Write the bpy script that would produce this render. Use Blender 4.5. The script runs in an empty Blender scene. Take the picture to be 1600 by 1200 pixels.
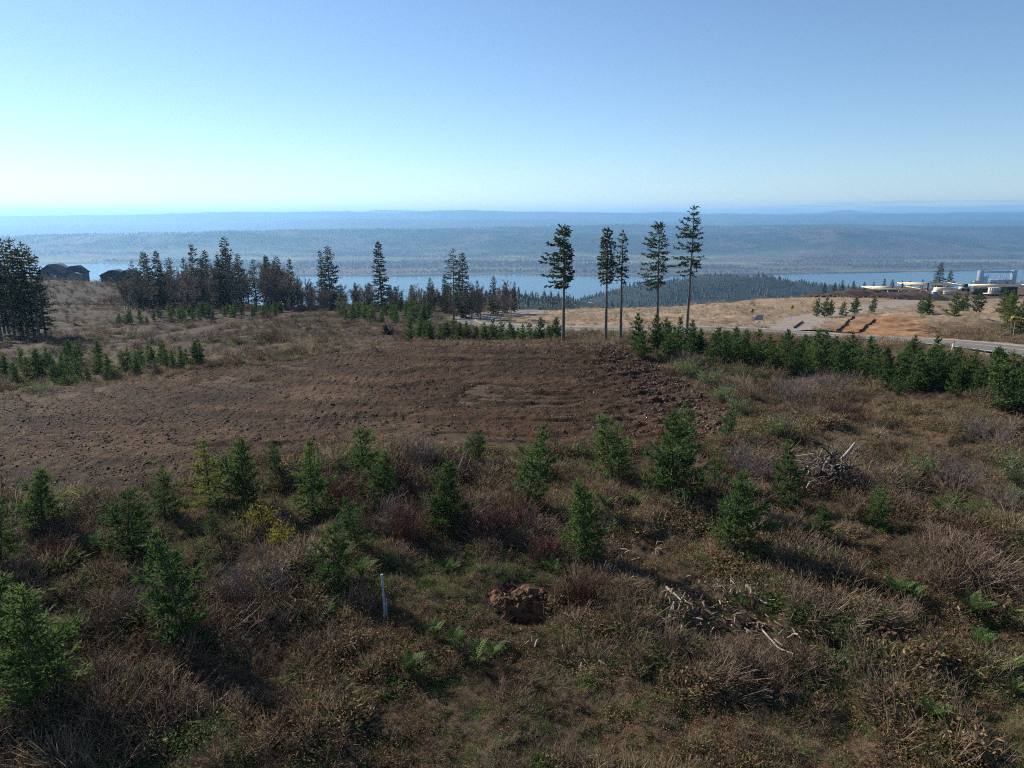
import bpy, math, random
import numpy as np
from mathutils import Vector

# ------------------------------------------------------------------ camera, sky, sun, exposure
S = bpy.context.scene
FPX = 1142.0                      # focal length in photo pixels (1600 wide)
PITCH = math.radians(12.9)
CAMZ = 10.5
SUN_EL, SUN_AZ = math.radians(29), math.radians(-52)     # azimuth from +Y, negative = left
cam_d = bpy.data.cameras.new('camera'); cam = bpy.data.objects.new('camera', cam_d)
S.collection.objects.link(cam); S.camera = cam
cam_d.sensor_width = 36; cam_d.lens = 36 * FPX / 1600
cam_d.clip_start = 0.5; cam_d.clip_end = 200000
cam.location = (0, 0, CAMZ); cam.rotation_euler = (math.pi/2 - PITCH, 0, 0)

W = bpy.data.worlds.new('World'); S.world = W; W.use_nodes = True
wn, wl = W.node_tree.nodes, W.node_tree.links
bg = wn['Background']; bg.inputs['Strength'].default_value = 0.086
sky = wn.new('ShaderNodeTexSky'); sky.sky_type = 'NISHITA'; sky.sun_disc = False
sky.sun_elevation = SUN_EL; sky.sun_rotation = SUN_AZ
sky.altitude = 300; sky.air_density = 0.9; sky.dust_density = 0.05; sky.ozone_density = 3.7
# thin low bank of cloud near the horizon
tc = wn.new('ShaderNodeTexCoord'); sep = wn.new('ShaderNodeSeparateXYZ')
wl.new(tc.outputs['Generated'], sep.inputs[0])
mp = wn.new('ShaderNodeMapping'); mp.inputs['Scale'].default_value = (9, 9, 260)
wl.new(tc.outputs['Generated'], mp.inputs[0])
cn = wn.new('ShaderNodeTexNoise'); cn.inputs['Scale'].default_value = 1.0; cn.inputs['Detail'].default_value = 6
wl.new(mp.outputs[0], cn.inputs['Vector'])
def wmath(op, a, b=None, c=None):
    n = wn.new('ShaderNodeMath'); n.operation = op
    for i, v in enumerate((a, b, c)):
        if v is None: continue
        if isinstance(v, (int, float)): n.inputs[i].default_value = v
        else: wl.new(v, n.inputs[i])
    return n.outputs[0]
def wrange(v, a, b, c, d):
    n = wn.new('ShaderNodeMapRange'); n.interpolation_type = 'SMOOTHSTEP'
    wl.new(v, n.inputs[0])
    for i, x in enumerate((a, b, c, d)): n.inputs[i+1].default_value = x
    return n.outputs[0]
band = wmath('MULTIPLY', wrange(sep.outputs[2], 0.004, 0.009, 0, 1), wrange(sep.outputs[2], 0.013, 0.021, 1, 0))
side = wrange(sep.outputs[0], 0.10, 0.45, 0, 1)
cl = wmath('MULTIPLY', wmath('MULTIPLY', band, side), wrange(cn.outputs[0], 0.40, 0.58, 0, 0.9))
mx = wn.new('ShaderNodeMix'); mx.data_type = 'RGBA'
wl.new(cl, mx.inputs[0]); wl.new(sky.outputs[0], mx.inputs[6]); mx.inputs[7].default_value = (3.6, 4.3, 5.3, 1)
wl.new(mx.outputs[2], bg.inputs['Color'])

sun_d = bpy.data.lights.new('sun', 'SUN'); sun = bpy.data.objects.new('sun', sun_d)
S.collection.objects.link(sun)
sun_d.energy = 5.0; sun_d.angle = math.radians(0.5); sun_d.color = (1.0, 0.94, 0.85)
sdir = Vector((math.sin(SUN_AZ)*math.cos(SUN_EL), math.cos(SUN_AZ)*math.cos(SUN_EL), math.sin(SUN_EL)))
sun.rotation_euler = sdir.to_track_quat('Z', 'Y').to_euler()

S.view_settings.view_transform = 'Standard'; S.view_settings.look = 'None'
S.view_settings.exposure = 0.7; S.view_settings.gamma = 1.0
S.render.engine = 'CYCLES'
cy = S.cycles
cy.max_bounces = 4; cy.diffuse_bounces = 2; cy.glossy_bounces = 2; cy.transmission_bounces = 3
cy.volume_bounces = 1; cy.transparent_max_bounces = 4; cy.caustics_reflective = False; cy.caustics_refractive = False
cy.use_denoising = False
cy.pixel_filter_type = 'BLACKMAN_HARRIS'; cy.filter_width = 1.1

# ------------------------------------------------------------------ helpers
rng = np.random.default_rng(7)
COL = S.collection

def link(o, parent=None):
    COL.objects.link(o)
    if parent is not None: o.parent = parent
    return o
def tag(o, label, cat, group=None, kind=None):
    o['label'] = label
    if cat: o['category'] = cat
    if group: o['group'] = group
    if kind: o['kind'] = kind
    return o
def empty(name, loc=(0, 0, 0), rz=0.0, sc=1.0):
    o = bpy.data.objects.new(name, None); link(o)
    o.empty_display_size = 0.2
    o.location = loc; o.rotation_euler = (0, 0, rz); o.scale = (sc, sc, sc) if not hasattr(sc, '__len__') else sc
    return o

def make_mesh(name, V, F, mat=None, attr=None, smooth=False):
    """V (n,3); F = list of int arrays (m,3) or (m,4); attr = per-vertex float 'v' or dict of arrays"""
    V = np.asarray(V, dtype=np.float32)
    Fs = [np.asarray(f, dtype=np.int32) for f in (F if isinstance(F, list) else [F]) if len(f)]
    me = bpy.data.meshes.new(name)
    me.vertices.add(len(V)); me.vertices.foreach_set('co', V.ravel())
    loops = np.concatenate([f.ravel() for f in Fs])
    tot = np.concatenate([np.full(len(f), f.shape[1], np.int32) for f in Fs])
    st = np.concatenate([[0], np.cumsum(tot)[:-1]]).astype(np.int32)
    me.loops.add(len(loops)); me.loops.foreach_set('vertex_index', loops)
    me.polygons.add(len(tot)); me.polygons.foreach_set('loop_start', st); me.polygons.foreach_set('loop_total', tot)
    if smooth: me.polygons.foreach_set('use_smooth', np.ones(len(tot), bool))
    if attr is not None:
        d = attr if isinstance(attr, dict) else {'v': attr}
        for k, a in d.items():
            a = np.asarray(a, dtype=np.float32)
            if a.ndim == 1:
                at_ = me.attributes.new(k, 'FLOAT', 'POINT'); at_.data.foreach_set('value', a)
            else:
                at_ = me.attributes.new(k, 'FLOAT_COLOR', 'POINT')
                c = np.ones((len(a), 4), np.float32); c[:, :3] = a
                at_.data.foreach_set('color', c.ravel())
    me.update(calc_edges=True)
    if mat: me.materials.append(mat)
    return me

class MB:
    """collects pieces into one mesh"""
    def __init__(s): s.V = []; s.Q = []; s.T = []; s.A = []; s.n = 0
    def add(s, V, F, a=0.5):
        V = np.asarray(V, dtype=np.float64).reshape(-1, 3); F = np.asarray(F, dtype=np.int64)
        (s.Q if F.shape[1] == 4 else s.T).append(F + s.n)
        s.V.append(V); s.A.append(np.broadcast_to(np.asarray(a, float), (len(V),)).copy()); s.n += len(V)
    def blades(s, p, d, w, side=None, a=0.5, mid=0.45):
        p = np.asarray(p, float); d = np.asarray(d, float); N = len(p)
        if N == 0: return
        if side is None:
            side = np.cross(d, rng.normal(size=(N, 3)))
        side = side / (np.linalg.norm(side, axis=1, keepdims=True) + 1e-9)
        w = np.broadcast_to(np.asarray(w, float), (N,))[:, None]
        V = np.stack([p, p + d*mid + side*w*.5, p + d, p + d*mid - side*w*.5], 1).reshape(-1, 3)
        F = np.arange(4*N).reshape(N, 4)
        s.add(V, F, np.repeat(np.broadcast_to(np.asarray(a, float), (N,)), 4))
    def sticks(s, p0, p1, r0, r1, sides=3, a=0.5):
        p0 = np.asarray(p0, float).reshape(-1, 3); p1 = np.asarray(p1, float).reshape(-1, 3); N = len(p0)
        if N == 0: return
        d = p1 - p0; d /= (np.linalg.norm(d, axis=1, keepdims=True) + 1e-9)
        ref = np.where(np.abs(d[:, 2:3]) < .9, np.array([[0, 0, 1.]]), np.array([[1., 0, 0]]))
        u = np.cross(d, ref); u /= np.linalg.norm(u, axis=1, keepdims=True); v = np.cross(d, u)
        r0 = np.broadcast_to(np.asarray(r0, float), (N,)); r1 = np.broadcast_to(np.asarray(r1, float), (N,))
        ang = np.arange(sides) * 2*np.pi/sides
        ring = u[:, None]*np.cos(ang)[None, :, None] + v[:, None]*np.sin(ang)[None, :, None]
        V = np.concatenate([p0[:, None] + ring*r0[:, None, None], p1[:, None] + ring*r1[:, None, None]], 1)
        base = (np.arange(N)*2*sides)[:, None, None]
        k = np.arange(sides); k2 = (k+1) % sides
        F = (np.stack([k, k2, k2+sides, k+sides], 1)[None] + base).reshape(-1, 4)
        s.add(V.reshape(-1, 3), F, np.repeat(np.broadcast_to(np.asarray(a, float), (N,)), 2*sides))
    def tube(s, pts, rad, sides=7, a=0.5, cap=True):
        pts = np.asarray(pts, float); n = len(pts)
        rad = np.broadcast_to(np.asarray(rad, float), (n,))
        t = np.gradient(pts, axis=0); t /= np.linalg.norm(t, axis=1, keepdims=True) + 1e-9
        ref = np.array([1., 0, 0]) if abs(t[0, 0]) < .8 else np.array([0, 1., 0])
        u = np.cross(t, ref); u /= np.linalg.norm(u, axis=1, keepdims=True); v = np.cross(t, u)
        ang = np.arange(sides)*2*np.pi/sides
        V = pts[:, None] + (u[:, None]*np.cos(ang)[None, :, None] + v[:, None]*np.sin(ang)[None, :, None])*rad[:, None, None]
        k = np.arange(sides); k2 = (k+1) % sides
        F = np.concatenate([np.stack([k+i*sides, k2+i*sides, k2+(i+1)*sides, k+(i+1)*sides], 1) for i in range(n-1)])
        s.add(V.reshape(-1, 3), F, a)
        if cap:
            for i, c in ((0, pts[0]), (n-1, pts[-1])):
                b = s.n; s.add(np.vstack([V[i], c]), np.stack([k, k2, np.full(sides, sides)], 1), a)
    def box(s, c, size, rz=0.0, a=0.5, tilt=None):
        x, y, z = np.array(size)/2
        V = np.array([[sx*x, sy*y, sz*z] for sz in (-1, 1) for sy in (-1, 1) for sx in (-1, 1)], float)
        if tilt is not None: V = V @ np.array(tilt).T
        R = np.array([[math.cos(rz), -math.sin(rz), 0], [math.sin(rz), math.cos(rz), 0], [0, 0, 1]])
        V = V @ R.T + np.array(c)
        s.add(V, [[0, 2, 3, 1], [4, 5, 7, 6], [0, 1, 5, 4], [2, 6, 7, 3], [0, 4, 6, 2], [1, 3, 7, 5]], a)
    def mesh(s, name, mat, smooth=False):
        return make_mesh(name, np.concatenate(s.V), [np.concatenate(q) for q in (s.Q, s.T) if q], mat, np.concatenate(s.A), smooth)
    def obj(s, name, mat, parent=None, smooth=False):
        return link(bpy.data.objects.new(name, s.mesh(name, mat, smooth)), parent)

# ---- noise
def _h(ix, iy, seed):
    n = (ix*374761393 + iy*668265263 + seed*974634221) & 0xFFFFFFFF
    n = ((n ^ (n >> 13)) * 1274126177) & 0xFFFFFFFF
    return ((n ^ (n >> 16)) & 0xFFFF) / 65535.0
def vnoise(x, y, seed=0):
    x = np.asarray(x, float); y = np.asarray(y, float)
    ix = np.floor(x).astype(np.int64); iy = np.floor(y).astype(np.int64)
    fx = x-ix; fy = y-iy; fx = fx*fx*fx*(fx*(fx*6-15)+10); fy = fy*fy*fy*(fy*(fy*6-15)+10)
    a = _h(ix, iy, seed); b = _h(ix+1, iy, seed); c = _h(ix, iy+1, seed); d = _h(ix+1, iy+1, seed)
    return (a*(1-fx)+b*fx)*(1-fy) + (c*(1-fx)+d*fx)*fy
def fbm(x, y, seed=0, octv=4, gain=.5):
    s = 0; a = 1; t = 0
    for i in range(octv):
        s = s + a*vnoise(x*2**i, y*2**i, seed+i*17); t += a; a *= gain
    return s/t
def sstep(a, b, x):
    t = np.clip((np.asarray(x, float)-a)/(b-a), 0, 1); return t*t*(3-2*t)

# ---- picture geometry -> world
CP, SP = math.cos(PITCH), math.sin(PITCH)
def ray(px, py):
    u = (np.asarray(px, float)-800)/FPX; v = (600-np.asarray(py, float))/FPX
    return u, CP + v*SP, -SP + v*CP
def atD(px, py, D):
    u, fy, fz = ray(px, py); t = D/fy
    return (u*t, D, CAMZ + fz*t)

# ------------------------------------------------------------------ materials
def newmat(name):
    m = bpy.data.materials.new(name); m.use_nodes = True
    nt = m.node_tree; b = nt.nodes['Principled BSDF']
    return m, nt, b
def N(nt, t, **kw):
    n = nt.nodes.new(t)
    for k, v in kw.items():
        if k in n.inputs: n.inputs[k].default_value = v
        else: setattr(n, k, v)
    return n
def ramp(nt, fac, stops):
    r = N(nt, 'ShaderNodeValToRGB'); el = r.color_ramp.elements
    while len(el) < len(stops): el.new(0.5)
    for e, (p, c) in zip(el, stops): e.position = p; e.color = (*c, 1)
    nt.links.new(fac, r.inputs[0]); return r.outputs[0]
def noise_out(nt, scale, detail=4, coord='Object', rough=.6, vec=None):
    n = N(nt, 'ShaderNodeTexNoise'); n.inputs['Scale'].default_value = scale
    n.inputs['Detail'].default_value = detail; n.inputs['Roughness'].default_value = rough
    if vec is None:
        t = N(nt, 'ShaderNodeTexCoord'); vec = t.outputs[coord]
    nt.links.new(vec, n.inputs['Vector']); return n.outputs[0]
def plain(name, col, rough=.7, var=.25, scale=3.0, bump=0.0, spec=.3, metal=0.0):
    m, nt, b = newmat(name)
    f = noise_out(nt, scale)
    lo = tuple(c*(1-var) for c in col); hi = tuple(min(1, c*(1+var)) for c in col)
    nt.links.new(ramp(nt, f, [(.3, lo), (.7, hi)]), b.inputs['Base Color'])
    b.inputs['Roughness'].default_value = rough; b.inputs['Specular IOR Level'].default_value = spec
    b.inputs['Metallic'].default_value = metal
    if bump:
        bn = N(nt, 'ShaderNodeBump'); bn.inputs['Strength'].default_value = bump; bn.inputs['Distance'].default_value = .05
        nt.links.new(noise_out(nt, scale*4), bn.inputs['Height']); nt.links.new(bn.outputs[0], b.inputs['Normal'])
    return m
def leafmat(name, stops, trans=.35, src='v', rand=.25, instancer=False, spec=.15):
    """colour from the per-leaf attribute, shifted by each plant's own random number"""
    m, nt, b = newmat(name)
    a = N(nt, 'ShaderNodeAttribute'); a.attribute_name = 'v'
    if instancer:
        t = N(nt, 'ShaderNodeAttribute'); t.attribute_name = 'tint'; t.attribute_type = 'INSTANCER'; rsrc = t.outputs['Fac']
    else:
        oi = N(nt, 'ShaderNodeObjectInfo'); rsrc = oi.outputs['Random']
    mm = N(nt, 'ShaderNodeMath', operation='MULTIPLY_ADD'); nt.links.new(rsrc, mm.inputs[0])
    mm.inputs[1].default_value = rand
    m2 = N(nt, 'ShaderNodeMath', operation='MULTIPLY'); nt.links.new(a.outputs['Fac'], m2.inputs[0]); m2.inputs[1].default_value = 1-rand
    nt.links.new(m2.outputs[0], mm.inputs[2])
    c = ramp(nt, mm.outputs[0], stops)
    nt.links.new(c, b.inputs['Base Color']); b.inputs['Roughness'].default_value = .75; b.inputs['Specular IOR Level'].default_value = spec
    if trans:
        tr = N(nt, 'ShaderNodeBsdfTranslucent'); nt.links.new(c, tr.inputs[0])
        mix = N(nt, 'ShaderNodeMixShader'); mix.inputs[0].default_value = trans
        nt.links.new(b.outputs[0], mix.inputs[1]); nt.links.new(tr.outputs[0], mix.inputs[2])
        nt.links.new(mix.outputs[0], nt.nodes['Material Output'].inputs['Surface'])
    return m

M = {}
M['needle'] = leafmat('young_fir_needles', [(0, (.018, .036, .012)), (.35, (.044, .080, .023)), (.7, (.084, .130, .036)), (1, (.145, .19, .056))], .42, rand=.38)
M['needle_y'] = leafmat('yellowing_needles', [(0, (.06, .085, .018)), (.5, (.15, .17, .035)), (1, (.26, .25, .06))], .38, rand=.2)
M['needle_pale'] = leafmat('pale_shrub_leaves', [(0, (.06, .09, .035)), (.5, (.13, .17, .07)), (1, (.23, .27, .12))], .35, rand=.2)
M['needle_dark'] = leafmat('mature_conifer_needles', [(0, (.018, .030, .014)), (.5, (.045, .064, .026)), (1, (.09, .11, .045))], .3, rand=.3)
M['broom'] = leafmat('yellow_leaves', [(0, (.08, .085, .012)), (.5, (.19, .175, .022)), (1, (.32, .28, .04))], .4, rand=.1)
M['bark'] = plain('fir_bark', (.10, .075, .06), .9, .4, 6, .4)
M['bark_grey'] = plain('grey_trunk_bark', (.14, .12, .105), .9, .35, 4, .4)
M['twig'] = leafmat('bare_twigs', [(0, (.12, .095, .075)), (.5, (.23, .185, .145)), (1, (.37, .31, .25))], .2, rand=.5)
M['twig_red'] = leafmat('reddish_shrub_stems', [(0, (.07, .03, .024)), (.5, (.13, .06, .045)), (1, (.20, .11, .08))], 0, rand=.3)
M['twig_grey'] = leafmat('grey_shrub_stems', [(0, (.09, .07, .07)), (.5, (.17, .135, .13)), (1, (.27, .22, .21))], 0, rand=.3)
M['dead'] = leafmat('dead_grass', [(0, (.08, .06, .034)), (.35, (.18, .135, .078)), (.7, (.33, .26, .155)), (1, (.52, .43, .28))], .3, rand=.55, instancer=True)
M['bracken'] = leafmat('brown_bracken', [(0, (.065, .042, .022)), (.4, (.155, .098, .052)), (.75, (.27, .18, .092)), (1, (.39, .28, .15))], .25, rand=.5, instancer=True)
M['green_u'] = leafmat('green_bramble_leaves', [(0, (.03, .055, .016)), (.4, (.075, .125, .034)), (.8, (.14, .19, .055)), (1, (.22, .25, .09))], .3, rand=.45, instancer=True)
M['twig_u'] = leafmat('undergrowth_twigs', [(0, (.07, .046, .032)), (.5, (.17, .115, .078)), (1, (.34, .25, .17))], 0, rand=.5, instancer=True)
M['strap'] = leafmat('strap_leaves', [(0, (.04, .065, .02)), (.5, (.12, .15, .048)), (1, (.28, .27, .11))], .3, rand=.5, instancer=True)
M['fern'] = leafmat('fern_fronds', [(0, (.03, .06, .015)), (.5, (.07, .12, .03)), (1, (.15, .19, .06))], .35, rand=.4)
M['wood'] = leafmat('weathered_wood', [(0, (.16, .12, .09)), (.5, (.33, .27, .21)), (1, (.55, .48, .40))], 0, rand=.5)
M['chip'] = leafmat('wood_chips', [(0, (.07, .045, .03)), (.6, (.17, .12, .08)), (1, (.40, .32, .24))], 0, rand=.7, instancer=True)
M['clod'] = leafmat('soil_clods', [(0, (.032, .018, .011)), (.5, (.08, .045, .027)), (1, (.15, .095, .062))], 0, rand=.6, instancer=True)
M['conifer_far'] = leafmat('far_conifers', [(0, (.013, .025, .017)), (.6, (.030, .048, .028)), (1, (.08, .08, .045))], 0, rand=.75, instancer=True)
M['bare_far'] = leafmat('far_bare_trees', [(0, (.07, .055, .05)), (.6, (.125, .095, .085)), (1, (.19, .15, .125))], 0, rand=.75, instancer=True)
M['bare_mid'] = M['twig']

def ground_mat(name, bscale=1.6, bdist=.12, speck=True):
    m, nt, b = newmat(name)
    a = N(nt, 'ShaderNodeAttribute'); a.attribute_name = 'zone'
    g = N(nt, 'ShaderNodeTexCoord')
    n1 = noise_out(nt, .9, 8, 'Object', .72); n2 = noise_out(nt, 9, 5, 'Object', .7)
    v = ramp(nt, n1, [(.25, (.37, .37, .38)), (.5, (.67, .67, .67)), (.75, (1, .97, .94))])
    v2 = ramp(nt, n2, [(.3, (.44, .44, .44)), (.7, (1, 1, 1))])
    mu = N(nt, 'ShaderNodeMix', data_type='RGBA', blend_type='MULTIPLY'); mu.inputs[0].default_value = 1
    nt.links.new(a.outputs['Color'], mu.inputs[6]); nt.links.new(v, mu.inputs[7])
    mu2 = N(nt, 'ShaderNodeMix', data_type='RGBA', blend_type='MULTIPLY'); mu2.inputs[0].default_value = 1
    nt.links.new(mu.outputs[2], mu2.inputs[6]); nt.links.new(v2, mu2.inputs[7])
    nt.links.new(mu2.outputs[2], b.inputs['Base Color'])
    b.inputs['Roughness'].default_value = .95; b.inputs['Specular IOR Level'].default_value = .1
    bn = N(nt, 'ShaderNodeBump'); bn.inputs['Strength'].default_value = .9; bn.inputs['Distance'].default_value = bdist
    nt.links.new(noise_out(nt, bscale, 10, 'Object', .75), bn.inputs['Height']); nt.links.new(bn.outputs[0], b.inputs['Normal'])
    return m
M['ground'] = ground_mat('hillside_ground')
M['dirt'] = ground_mat('graded_dirt', 4.0, .08)

# ------------------------------------------------------------------ terrain
ctrl = []
def c_z(px, py, z):                                     # ground at this pixel lies z below/above the camera
    u, fy, fz = ray(px, py); t = z/fz; ctrl.append((u*t, fy*t, CAMZ+z))
def c_D(px, py, D): ctrl.append(atD(px, py, D))
def c_w(px, D, z):
    t = D*CP - z*SP; ctrl.append(((px-800)/FPX*t, D, CAMZ+z))
for py in (1200, 1000, 880, 790, 710):
    for px, z in ((-300, -11.2), (0, -11), (400, -10.7), (800, -10.5), (1200, -10.5), (1600, -10.4), (1900, -10.4)): c_z(px, py, z)
for a in ((-250, 650, -12.4), (0, 650, -12), (200, 650, -11.6), (400, 650, -11), (800, 640, -10.5), (1200, 640, -10.5), (1600, 640, -10.6), (1900, 640, -10.6),
          (-250, 610, -13), (0, 610, -12.6), (200, 600, -12), (400, 600, -11.1), (700, 590, -10.1), (900, 590, -10.0), (1050, 600, -10.4), (1300, 600, -10.7), (1600, 600, -11), (1900, 600, -11)): c_z(*a)
for a in ((500, 547, 59), (700, 537, 58), (880, 538, 57), (1000, 550, 54), (300, 570, 57), (200, 582, 56),
          (800, 529, 82), (600, 525, 80), (450, 530, 75), (350, 545, 68), (350, 520, 88), (430, 493, 125), (530, 500, 110), (200, 530, 85),
          (100, 540, 78), (0, 540, 78), (60, 528, 92), (180, 510, 110), (300, 497, 125), (200, 480, 155), (100, 450, 230), (110, 440, 290),
          (200, 445, 280), (0, 460, 200), (-150, 480, 160), (-250, 530, 85), (650, 500, 115), (740, 505, 124), (700, 496, 138), (600, 480, 165), (500, 482, 160), (400, 485, 150),
          (1000, 517, 107), (900, 517, 108), (800, 513, 113), (900, 487, 150), (1050, 485, 150), (1150, 478, 165), (1250, 463, 205), (800, 496, 140),
          (1000, 505, 118), (900, 503, 120), (1100, 503, 118),
          (1000, 545, 68), (1100, 570, 57), (1200, 575, 55), (1350, 590, 50), (1200, 540, 72), (1400, 545, 68), (1600, 560, 58), (1200, 517, 106),
          (1350, 524, 96), (1400, 503, 116), (1400, 490, 140), (1450, 478, 175), (1450, 469, 212), (1450, 463, 236), (1350, 452, 262), (1600, 449, 264), (1600, 462, 235),
          (1550, 500, 115), (1600, 522, 90), (1500, 522, 90), (1500, 485, 150), (1600, 480, 160), (1850, 500, 115), (1850, 560, 58), (1850, 455, 250),
          (1300, 500, 122), (1250, 510, 112)): c_D(*a)
for px in (650, 800, 950): c_w(px, 68, -11.7)
for a in ((600, 230, -32), (600, 300, -44), (900, 220, -32), (900, 340, -50), (1150, 260, -36), (1150, 400, -56), (1350, 330, -42), (1600, 330, -40), (1350, 420, -58), (1700, 420, -56),
          (100, 360, -36), (300, 360, -40), (100, 430, -56), (400, 250, -34), (400, 430, -58), (-200, 330, -36), (-200, 430, -54), (700, 430, -60)): c_w(*a)
for x, y in ((0, 0), (-40, 0), (40, 0), (-60, -60), (60, -60), (0, -60)): ctrl.append((x, y, 0.0))
ctrl = np.array(ctrl)
def _tk(d2): return .5*d2*np.log(d2+1e-6)
_n = len(ctrl); _P = np.column_stack([np.ones(_n), ctrl[:, :2]])
_K = _tk(((ctrl[:, None, :2]-ctrl[None, :, :2])**2).sum(2)) + np.eye(_n)*6.0
_A = np.block([[_K, _P], [_P.T, np.zeros((3, 3))]])
_sol = np.linalg.solve(_A, np.concatenate([ctrl[:, 2], np.zeros(3)]))
def tps(x, y):
    x = np.asarray(x, float); y = np.asarray(y, float); sh = x.shape; x = x.ravel(); y = y.ravel()
    out = np.empty(len(x))
    for i in range(0, len(x), 20000):
        xs, ys = x[i:i+20000], y[i:i+20000]
        k = _tk((xs[:, None]-ctrl[None, :, 0])**2 + (ys[:, None]-ctrl[None, :, 1])**2)
        out[i:i+20000] = k @ _sol[:_n] + _sol[_n] + _sol[_n+1]*xs + _sol[_n+2]*ys
    return out.reshape(sh)

def hit_s(px, py, zf):
    """first point where the line of sight of a pixel meets the ground"""
    u, fy, fz = ray(px, py); D = np.geomspace(8, 430, 130)
    for _ in range(2):                                   # coarse march, then a fine one inside the step found
        t = D/fy; g = tps(u*t, D); z = CAMZ + fz*t
        i = int(np.argmax(z <= g)) if (z <= g).any() else len(D)-1
        if _ == 0: D = np.linspace(D[max(i-1, 0)], D[min(i+1, len(D)-1)], 30)
    i = int(np.argmax(z <= g)) if (z <= g).any() else len(D)-1
    if i > 0:
        a, b = z[i-1]-g[i-1], z[i]-g[i]; f = a/(a-b) if a != b else 0
        Dh = D[i-1] + (D[i]-D[i-1])*min(max(f, 0), 1)
    else: Dh = D[0]
    t = Dh/fy; return np.array([u*t, Dh])
def poly_world(pts): return np.array([hit_s(px, py, tps) for px, py in pts])
def sdist(x, y, P):
    """signed distance to polygon, positive inside"""
    sh = np.shape(x); x = np.ravel(x).astype(float); y = np.ravel(y).astype(float)
    d = np.full(len(x), 1e18); ins = np.zeros(len(x), bool)
    for (ax, ay), (bx, by) in zip(P, np.roll(P, -1, 0)):
        ex, ey = bx-ax, by-ay; l = ex*ex+ey*ey+1e-9
        t = np.clip(((x-ax)*ex+(y-ay)*ey)/l, 0, 1)
        d = np.minimum(d, (x-ax-t*ex)**2+(y-ay-t*ey)**2)
        c = ((ay > y) != (by > y)); ins ^= c & (x < ex*(y-ay)/(ey if abs(ey) > 1e-9 else 1e-9)+ax)
    return (np.where(ins, 1, -1)*np.sqrt(d)).reshape(sh)
def pdist(x, y, P):
    """distance to an open polyline and position along it"""
    sh = np.shape(x); X = np.ravel(x).astype(float); Y = np.ravel(y).astype(float); D = np.full(len(X), 25.0)
    m = (X > P[:, 0].min()-12) & (X < P[:, 0].max()+12) & (Y > P[:, 1].min()-12) & (Y < P[:, 1].max()+12)
    if not m.any(): return D.reshape(sh)
    x, y = X[m], Y[m]; d = np.full(len(x), 625.0); P = P[::max(1, len(P)//60)] if len(P) > 90 else P
    for (ax, ay), (bx, by) in zip(P[:-1], P[1:]):
        ex, ey = bx-ax, by-ay; l = ex*ex+ey*ey+1e-9
        t = np.clip(((x-ax)*ex+(y-ay)*ey)/l, 0, 1)
        d = np.minimum(d, (x-ax-t*ex)**2+(y-ay-t*ey)**2)
    D[m] = np.sqrt(d); return D.reshape(sh)
def smoothline(P, n):
    P = np.asarray(P, float)
    for _ in range(3):
        Q = [P[0]]
        for a, b in zip(P[:-1], P[1:]): Q += [a*.75+b*.25, a*.25+b*.75]
        P = np.array(Q + [P[-1]])
    s = np.concatenate([[0], np.cumsum(np.linalg.norm(np.diff(P, axis=0), axis=1))])
    return np.column_stack([np.interp(np.linspace(0, s[-1], n), s, P[:, i]) for i in range(2)])
def wpt(px, D, z=-16.0):
    t = D*CP - z*SP; return ((px-800)/FPX*t, D)

ROAD = smoothline([wpt(1800, 52, -11), wpt(1640, 60, -11), wpt(1450, 78, -13), wpt(1310, 96, -15), wpt(1180, 107), wpt(1000, 108), wpt(900, 109), wpt(810, 113),
                   wpt(752, 122), wpt(738, 134), wpt(752, 144), wpt(800, 152), wpt(860, 168)], 220)
DRIVE = smoothline([wpt(1225, 104), wpt(1262, 128), wpt(1330, 150, -19), wpt(1400, 180, -21), wpt(1452, 212, -24), wpt(1475, 236, -25), wpt(1530, 244, -25)], 120)
TRACK = smoothline([hit_s(-60, 552, tps), hit_s(90, 542, tps), hit_s(200, 531, tps), hit_s(280, 521, tps), hit_s(350, 508, tps), hit_s(430, 495, tps), hit_s(520, 489, tps)], 120)
KNOLL = poly_world([(-120, 830), (0, 795), (110, 772), (220, 782), (320, 722), (450, 712), (550, 692), (640, 692), (720, 698), (800, 706), (900, 694), (1000, 690), (1080, 688), (1150, 668),
                    (1135, 640), (1095, 612), (1052, 582), (1010, 558)])
KNOLL = np.vstack([KNOLL, [wpt(960, 60, -10.2)], [wpt(850, 64, -10.6)], [wpt(700, 65, -10.6)], [wpt(600, 64, -10.6)],
                   poly_world([(500, 556), (420, 572), (310, 580), (200, 600), (120, 602), (0, 616), (-120, 630)])])
PAD = np.array([wpt(1262, 208, -23), wpt(1330, 200, -24), wpt(1420, 205, -24), wpt(1460, 222, -25), wpt(1640, 226, -25), wpt(1700, 270, -25), wpt(1340, 275, -25), wpt(1275, 240, -24)])
CUT = poly_world([(1240, 524), (1290, 512), (1345, 500), (1400, 498), (1440, 508), (1468, 530), (1430, 538), (1330, 532), (1250, 530)])

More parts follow.
